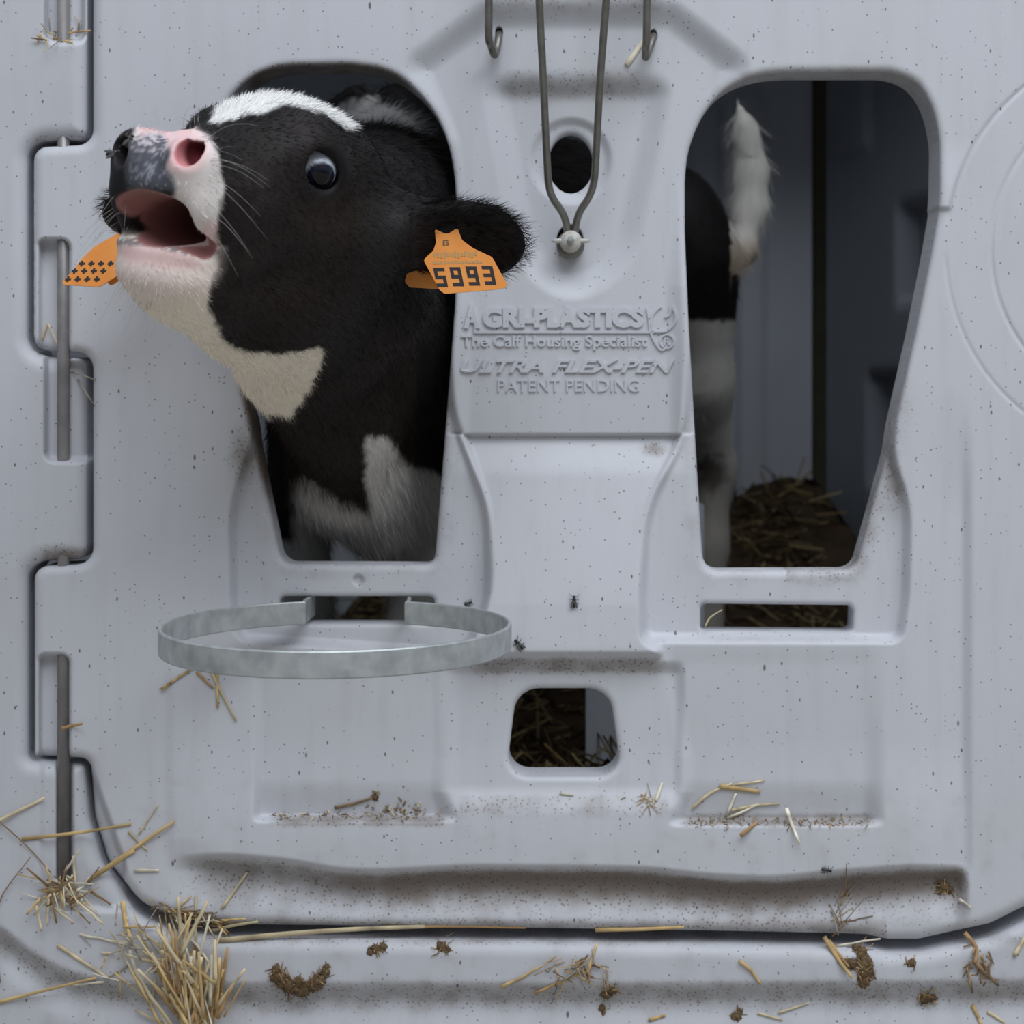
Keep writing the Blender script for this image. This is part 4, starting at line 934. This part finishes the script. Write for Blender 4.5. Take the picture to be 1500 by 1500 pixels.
ST = [
 ([(-14,1210),(66,1168)], 6, 'pale', 'pale straw stalk at the left picture edge, slanting up beside the hinge rod foot'),
 ([(32,1229),(120,1219),(192,1207)], 6, 'gold', 'long golden straw stalk lying nearly level across the lower hinge rod'),
 ([(125,1293),(190,1247),(255,1203)], 7, 'gold', 'golden straw stalk slanting across the dark curved gap at the gate corner'),
 ([(140,1282),(197,1246)], 8, 'gold', 'broad golden straw piece lying along the slanting stalk at the gate corner'),
 ([(197,1275),(233,1275)], 6, 'white', 'short white level straw piece on the gate just right of the curved gap'),
 ([(325,1330),(362,1278)], 5, 'pale', 'pale straw stalk leaning on the gate bottom rim left of the long overhang'),
 ([(203,1222),(232,1178)], 3, 'pale', 'thin pale straw stalk standing steeply above the crossed pieces at the gate corner'),
 ([(188,1218),(216,1246)], 4, 'pale', 'pale straw piece crossing the golden stalk at the gate corner'),
 ([(236,1010),(262,992),(288,974)], 5, 'gold', 'golden straw stalk sloping down left from under the bucket ring'),
 ([(305,974),(322,1010),(346,1056)], 5, 'pale', 'long pale straw stalk hanging down right from under the bucket ring'),
 ([(317,978),(319,1037)], 5, 'gold', 'golden straw stalk hanging straight down under the bucket ring'),
 ([(288,984),(312,1008)], 5, 'orange', 'orange brown straw piece in the bunch under the bucket ring'),
 ([(87,1068),(120,1060)], 6, 'orange', 'brown straw piece stuck across the hinge rod below its third slot top'),
 ([(-10,1470),(60,1452),(141,1432)], 6, 'gold', 'long golden straw stalk at the lowest left corner of the frame'),
 ([(84,1384),(120,1408),(157,1432)], 6, 'pale', 'knobbly pale seed stalk on the frame left of the straw tuft'),
 ([(190,1392),(200,1425),(212,1457)], 6, 'white', 'whitish straw stalk leaning on the left side of the straw tuft'),
 ([(180,1320),(184,1350),(193,1380)], 8, 'gold', 'golden split straw stalk standing above the straw tuft'),
 ([(116,1368),(190,1386)], 4, 'white', 'thin whitish straw stalk pointing left from the straw tuft'),
 ([(287,1312),(286,1402)], 4, 'pale', 'thin upright pale straw stalk over the gap above the straw tuft'),
 ([(318,1378),(420,1368),(520,1361),(622,1357)], 9, 'pale', 'long thick pale straw stem lying along the bottom gap right of the tuft'),
 ([(308,1364),(340,1356),(378,1350)], 6, 'pale', 'pale straw piece at the left start of the bottom gap'),
 ([(560,1359),(660,1357),(770,1359)], 5, 'orange', 'orange brown straw stalk inside the bottom gap under the drinker hole left side'),
 ([(872,1362),(940,1361),(1002,1358)], 7, 'gold', 'golden straw stalk inside the bottom gap right of the drinker hole'),
 ([(734,1446),(792,1416)], 5, 'gold', 'golden straw stalk on the frame beam below the drinker hole, slanting up right'),
 ([(783,1455),(848,1426)], 5, 'orange', 'brown straw stalk beneath the fibre knot on the frame beam'),
 ([(861,1424),(874,1382)], 5, 'gold', 'upright golden straw piece in the fibre knot on the frame beam'),
 ([(820,1162),(840,1165)], 4, 'white', 'tiny white straw piece on the sill right under the drinker hole'),
 ([(961,1173),(970,1146)], 5, 'white', 'short white straw piece standing at the right end of the drinker sill'),
 ([(1014,1184),(1040,1162),(1072,1148)], 5, 'pale', 'pale straw stalk slanting down left, highest in the right recess'),
 ([(1054,1152),(1080,1155),(1114,1160)], 8, 'gold', 'thick golden straw piece highest in the right recess'),
 ([(1068,1151),(1120,1143)], 4, 'pale', 'thin pale straw stalk crossing the thick golden piece in the right recess'),
 ([(1064,1196),(1078,1162)], 5, 'white', 'steep white straw stalk in the middle of the right recess'),
 ([(1065,1199),(1112,1178)], 5, 'white', 'white straw stalk slanting up right just over the right sill'),
 ([(1072,1187),(1105,1180),(1142,1177)], 5, 'pale', 'nearly level pale straw stalk over the right sill'),
 ([(1085,1224),(1110,1204)], 7, 'orange', 'orange brown straw piece hanging over the right sill edge'),
 ([(1152,1184),(1160,1208),(1172,1237)], 6, 'white', 'white straw stalk hanging over the right sill, rightmost there'),
 ([(1207,1372),(1228,1405),(1249,1433)], 7, 'gold', 'golden straw stalk beside the brown dung lump on the right of the beam'),
 ([(1214,1378),(1243,1416)], 6, 'orange', 'darker straw stalk doubled against the golden one by the right dung lump'),
 ([(1224,1386),(1290,1375)], 4, 'white', 'whitish level straw stalk over the right dung lump'),
 ([(1405,1317),(1423,1330)], 5, 'white', 'short white straw piece on the gate at the far right end of the overhang'),
 ([(1083,1407),(1100,1422),(1115,1442)], 6, 'gold', 'golden straw piece on the beam midway between drinker hole and right dung lump'),
 ([(1413,1366),(1430,1388),(1428,1412)], 7, 'orange', 'brown bent straw at the gap in the lower right corner'),
 ([(1426,1408),(1463,1444)], 7, 'brown', 'dark brown straw stalk low in the right corner of the beam'),
 ([(1486,1400),(1502,1372)], 7, 'pale', 'pale straw piece at the right picture edge on the beam'),
 ([(1425,1472),(1438,1502)], 6, 'gold', 'golden straw piece at the bottom edge, right part'),
 ([(1447,1482),(1472,1498)], 5, 'pale', 'pale straw piece at the bottom edge nearest the right corner'),
 ([(1140,1484),(1185,1469)], 4, 'pale', 'thin pale straw on the lower frame step under the right recess'),
 ([(1110,1484),(1146,1494)], 4, 'pale', 'greenish pale straw on the lower frame step below the beam'),
 ([(950,1494),(975,1487)], 6, 'gold', 'short golden straw on the lower frame step below the drinker hole'),
 ([(70,474),(86,508),(103,556)], 3, 'pale', 'thin dry stem crossing the hinge rod in the upper knuckle slot'),
 ([(62,497),(70,474)], 3, 'gold', 'tiny golden stem left of the hinge rod in the upper knuckle slot'),
 ([(106,545),(140,556)], 3, 'grey', 'thin grey stem right of the hinge rod under the upper knuckle'),
 ([(114,556),(138,594)], 3, 'grey', 'dark thin stem slanting into the gap under the upper knuckle'),
 ([(78,57),(104,48),(133,45)], 4, 'orange', 'brown straw bits hooked at the foot of the topmost hinge slot'),
 ([(1033,918),(1040,905),(1058,893)], 3, 'pale', 'thin pale stem caught in the left end of the right slot'),
 ([(918,95),(930,78),(944,58)], 9, 'white', 'pale splinter of straw wedged behind the right hook wire'),
 ([(0,1440),(-4,1330),(45,1255)], 2.5, 'brown', 'thin dark grass stem curving at the left picture edge'),
 ([(0,1204),(40,1240),(76,1280)], 2.5, 'brown', 'thin dark grass stem running down right to the hinge rod foot'),
 ([(490,1183),(520,1177),(545,1169)], 5, 'brown', 'dark stalk lying in the left recess beside an orange seed'),
]
for s_ in ST: stalk(*s_)
# uncountable chaff and the big tuft
def heap(name, n, where, Lr, wr, tones, label, cat, spread_=1.0, lift_=(.001, .006)):
    vs = []; cs = []
    for _ in range(n):
        p, a = where(); L_ = RNG.uniform(*Lr); q = (p[0]+math.cos(a)*L_, p[1]-math.sin(a)*L_)
        P = lay([p, q], RNG.uniform(*lift_)); v, f, c = stalk_geo(P, RNG.uniform(*wr), tones[RNG.integers(len(tones))]); vs.append((v, f)); cs.append(c)
    o = mesh(name, *join(vs), M['straw'], col=np.vstack(cs)); return tag(o, label, cat, kind='stuff')
def w_tuft():
    t = RNG.random()
    if t < .72:
        x = RNG.normal(282, 17); return (x, RNG.uniform(1470, 1515)), math.radians(RNG.normal(101-(x-282)*.5, 15))
    return (RNG.uniform(235, 318), RNG.uniform(1400, 1470)), math.radians(RNG.normal(98, 32))
heap('straw_tuft', 105, w_tuft, (40, 105), (3, 7.5), ['gold', 'gold', 'pale', 'pale', 'orange', 'white'], 'golden straw tuft sprouting at the lower left under the gate corner', 'straw tuft', lift_=(.002, .03))
def w_tuft2(): return (RNG.normal(215, 42), RNG.uniform(1350, 1440)), RNG.uniform(0, 6.28)
heap('straw_wisps', 55, w_tuft2, (14, 60), (1.5, 4), ['pale', 'gold', 'white', 'grey'], 'loose fine wisps left of the golden straw tuft', 'straw wisps', lift_=(.001, .015))
def w_rod(): return (RNG.normal(92, 20), RNG.normal(1308, 13)), RNG.uniform(0, 6.28)
heap('straw_chaff', 75, w_rod, (10, 46), (1.5, 5), ['pale', 'pale', 'white', 'gold', 'brown'], 'pile of pale chaff round the foot of the hinge rod', 'chaff', lift_=(.001, .012))
def w_gap(): 
    t = RNG.random(); return (215+t*110+RNG.normal()*4, 1322+t*34+RNG.normal()*5), math.radians(RNG.normal(-20, 30))
heap('straw_chaff', 60, w_gap, (8, 42), (1.5, 4), ['pale', 'gold', 'brown', 'brown'], 'chaff packed into the gap along the gate corner above the tuft', 'chaff')
def w_sl():
    if RNG.random() < .4: return (RNG.normal(578, 26), RNG.normal(1188, 5)), RNG.uniform(0, 6.28)
    return (RNG.uniform(395, 655), RNG.normal(1195, 3)), RNG.uniform(0, 6.28)
heap('sill_chaff', 110, w_sl, (2, 9), (1.0, 3.5), ['pale', 'grey', 'brown', 'brown', 'grey'], 'fine chaff along the sill of the left recess', 'chaff', lift_=(.0005, .002))
def w_sr(): return (RNG.uniform(1005, 1272), RNG.normal(1204, 3.5)), RNG.uniform(0, 6.28)
heap('sill_chaff', 120, w_sr, (2, 8), (1.0, 2.6), ['brown', 'brown', 'orange', 'grey', 'brown'], 'fine brown chaff along the sill of the right recess', 'chaff', lift_=(.0005, .002))
def w_mid(): return (RNG.normal(945, 12), RNG.normal(1172, 6)), RNG.uniform(0, 6.28)
heap('sill_chaff', 22, w_mid, (5, 22), (1, 2.5), ['pale', 'grey', 'orange'], 'few chaff fibres at the right end of the drinker sill', 'chaff', lift_=(.0005, .002))
def w_knot(): return (RNG.normal(845, 20), RNG.normal(1418, 9)), RNG.uniform(0, 6.28)
heap('fibre_knot', 42, w_knot, (8, 40), (1.2, 3.5), ['brown', 'orange', 'gold', 'grey'], 'brown knot of fibres on the frame beam under the drinker hole', 'fibres', lift_=(.0005, .006))
def w_k2(): return (RNG.normal(1434, 12), RNG.normal(1416, 14)), RNG.uniform(0, 6.28)
heap('fibre_knot', 26, w_k2, (8, 30), (1.5, 4), ['brown', 'orange', 'brown'], 'dark brown knot of fibres in the lower right corner', 'fibres', lift_=(.0005, .006))
def w_k3(): return (RNG.normal(1230, 6), RNG.uniform(1290, 1375)), math.radians(RNG.normal(80, 25))
heap('fibre_knot', 14, w_k3, (20, 50), (1.2, 2.5), ['brown', 'orange', 'grey'], 'brown rootlets hanging over the gate bottom above the right dung lump', 'fibres', lift_=(.0005, .003))
def w_jamb(): return (RNG.normal(90, 14), RNG.normal(52, 6)), RNG.uniform(0, 6.28)
heap('straw_chaff', 22, w_jamb, (8, 26), (1, 3), ['brown', 'pale', 'gold'], 'chaff at the foot of the topmost hinge slot', 'chaff')
# dung lumps
def lump(pts, label, seed):
    vs = []; cs = []
    for (x, y, r) in pts:
        c = W(x, y, float(surf_y(x, y)[0])-r*U*.15); v, f = ellipsoid((0, 0, 0), (1, 1, 1), 18, 12)
        dsp = np.array([1+.5*mnoise.noise(Vector((float(q[0])*1.7+seed, float(q[1])*1.7, float(q[2])*1.7)))+.45*mnoise.noise(Vector((float(q[0])*4.5, float(q[1])*4.5+seed, float(q[2])*4.5))) for q in v])
        vs.append((v*dsp[:, None]*np.array([r*U, r*U*.42, r*U])+c, f)); seed += 3.1
        cs.append(np.array((.13, .085, .045))*np.clip(dsp, .5, 1.6)[:, None]*RNG.uniform(.8, 1.15))
        for _ in range(int(3+r*1.1)):
            a = RNG.uniform(0, 6.28); o_ = RNG.normal(size=2)*r*.55; L_ = RNG.uniform(.8, 1.9)*r
            P = lay([(x+o_[0], y+o_[1]), (x+o_[0]+math.cos(a)*L_, y+o_[1]+math.sin(a)*L_)], r*U*RNG.uniform(.1, .5)); v, f, c2 = stalk_geo(P, RNG.uniform(1., 2.4), ['brown', 'brown', 'orange', 'gold'][RNG.integers(4)]); vs.append((v, f)); cs.append(c2*.8)
    o = mesh('dung_lump', *join(vs), M['straw'], col=np.vstack(cs)); return tag(o, label, 'dung', 'dried dung lumps on the pen front')
lump([(406,1422,8),(408,1432,10),(418,1441,10),(430,1446,11),(444,1447,12),(457,1443,10),(467,1437,9),(475,1426,7),(478,1417,5),(437,1437,7)], 'crescent shaped brown dung lump on the beam right of the straw tuft', 1)
lump([(1255,1390,7),(1263,1398,9),(1268,1410,10),(1270,1424,10),(1265,1436,9),(1248,1412,8),(1240,1410,6)], 'tall orange brown dung lump on the right of the beam', 9)
lump([(648,1387,8),(655,1391,5)], 'small dark dung lump on the beam left of the drinker hole', 20)
lump([(550,1390,7),(560,1388,6),(542,1396,4)], 'small brown dung flake on the beam right of the crescent lump', 27)
lump([(1335,1411,6)], 'little brown dung crumb on the beam right of the tall lump', 33)
lump([(1355,1461,9),(1364,1460,7)], 'dark brown dung lump on the groove under the right corner', 41)
lump([(889,1455,8),(898,1450,6)], 'dark dung lump at the groove below the fibre knot', 47)
lump([(1079,1489,7),(1083,1482,5)], 'dark dung lump at the lower frame step right of centre', 53)
lump([(882,1477,5),(884,1484,3)], 'tiny dark dung crumb below the groove under the fibre knot', 59)
lump([(1382,1298,8),(1390,1304,6),(1376,1306,5)], 'brown dung smear at the right end of the overhang', 66)
sd = lump([(549,1167,5)], 'orange brown seed head in the left recess at the tip of the dark stalk', 71); sd.name = 'seed_head'; sd['category'] = 'seed'; del sd['group']
# flies
def fly(px, py, ang, size, label, y=None):
    y0 = (float(surf_y(px, py)[0])-.0022) if y is None else y; c = W(px, py, y0); a = math.radians(ang); d = np.array([math.cos(a), 0, math.sin(a)]); n_ = np.array([-math.sin(a), 0, math.cos(a)]); s = size*U
    Rm = np.stack([d, n_, (0, 1, 0)], 1)
    vs = [ellipsoid(c-d*s*.22, (s*.34, s*.17, s*.17), 12, 8, Rm), ellipsoid(c+d*s*.16, (s*.2, s*.17, s*.17), 12, 8, Rm), ellipsoid(c+d*s*.40, (s*.11, s*.15, s*.12), 10, 8, Rm)]
    for sg in (-1, 1):
        for k in (-.1, .1, .3): vs.append(tube([c+d*s*k, c+d*s*(k*1.6)+n_*sg*s*.28+np.array([0, -.0002, 0]), c+d*s*(k*2)+n_*sg*s*.42+np.array([0, .0016, 0])], s*.022, 5))
    o = mesh('fly', *join(vs), M['fly']); tag(o, label, 'fly', 'flies on the pen and the calf')
    for sg in (-1, 1): 
        v, f = ellipsoid(c-d*s*.22+n_*sg*s*.16+np.array([0, -s*.14, 0]), (s*.36, s*.11, s*.02), 12, 6, np.stack([(d*.96-n_*sg*.28)/1.0, (n_*.96+d*sg*.28)/1.0, (0, 1, 0)], 1)); mesh('fly_wing', v, f, M['wing'], o)
fly(841, 881, 88, 17, 'black fly sitting head up in the middle of the central wedge')
fly(760, 944, 130, 18, 'black fly on the wedge bottom right beside the bucket ring')
fly(686, 884, 20, 12, 'small fly at the right side of the slot above the bucket ring')
fly(1211, 1275, -8, 15, 'dark fly on the wavy overhang edge at the right')
fly(839, 879+0, 0, 0.01, '') if False else None
fly(190, 206, 60, 16, 'fly at the calf nostril, upper of two', y=-.318)
fly(166, 224, 15, 17, 'fly beside the calf nostril, lower of two', y=-.312)
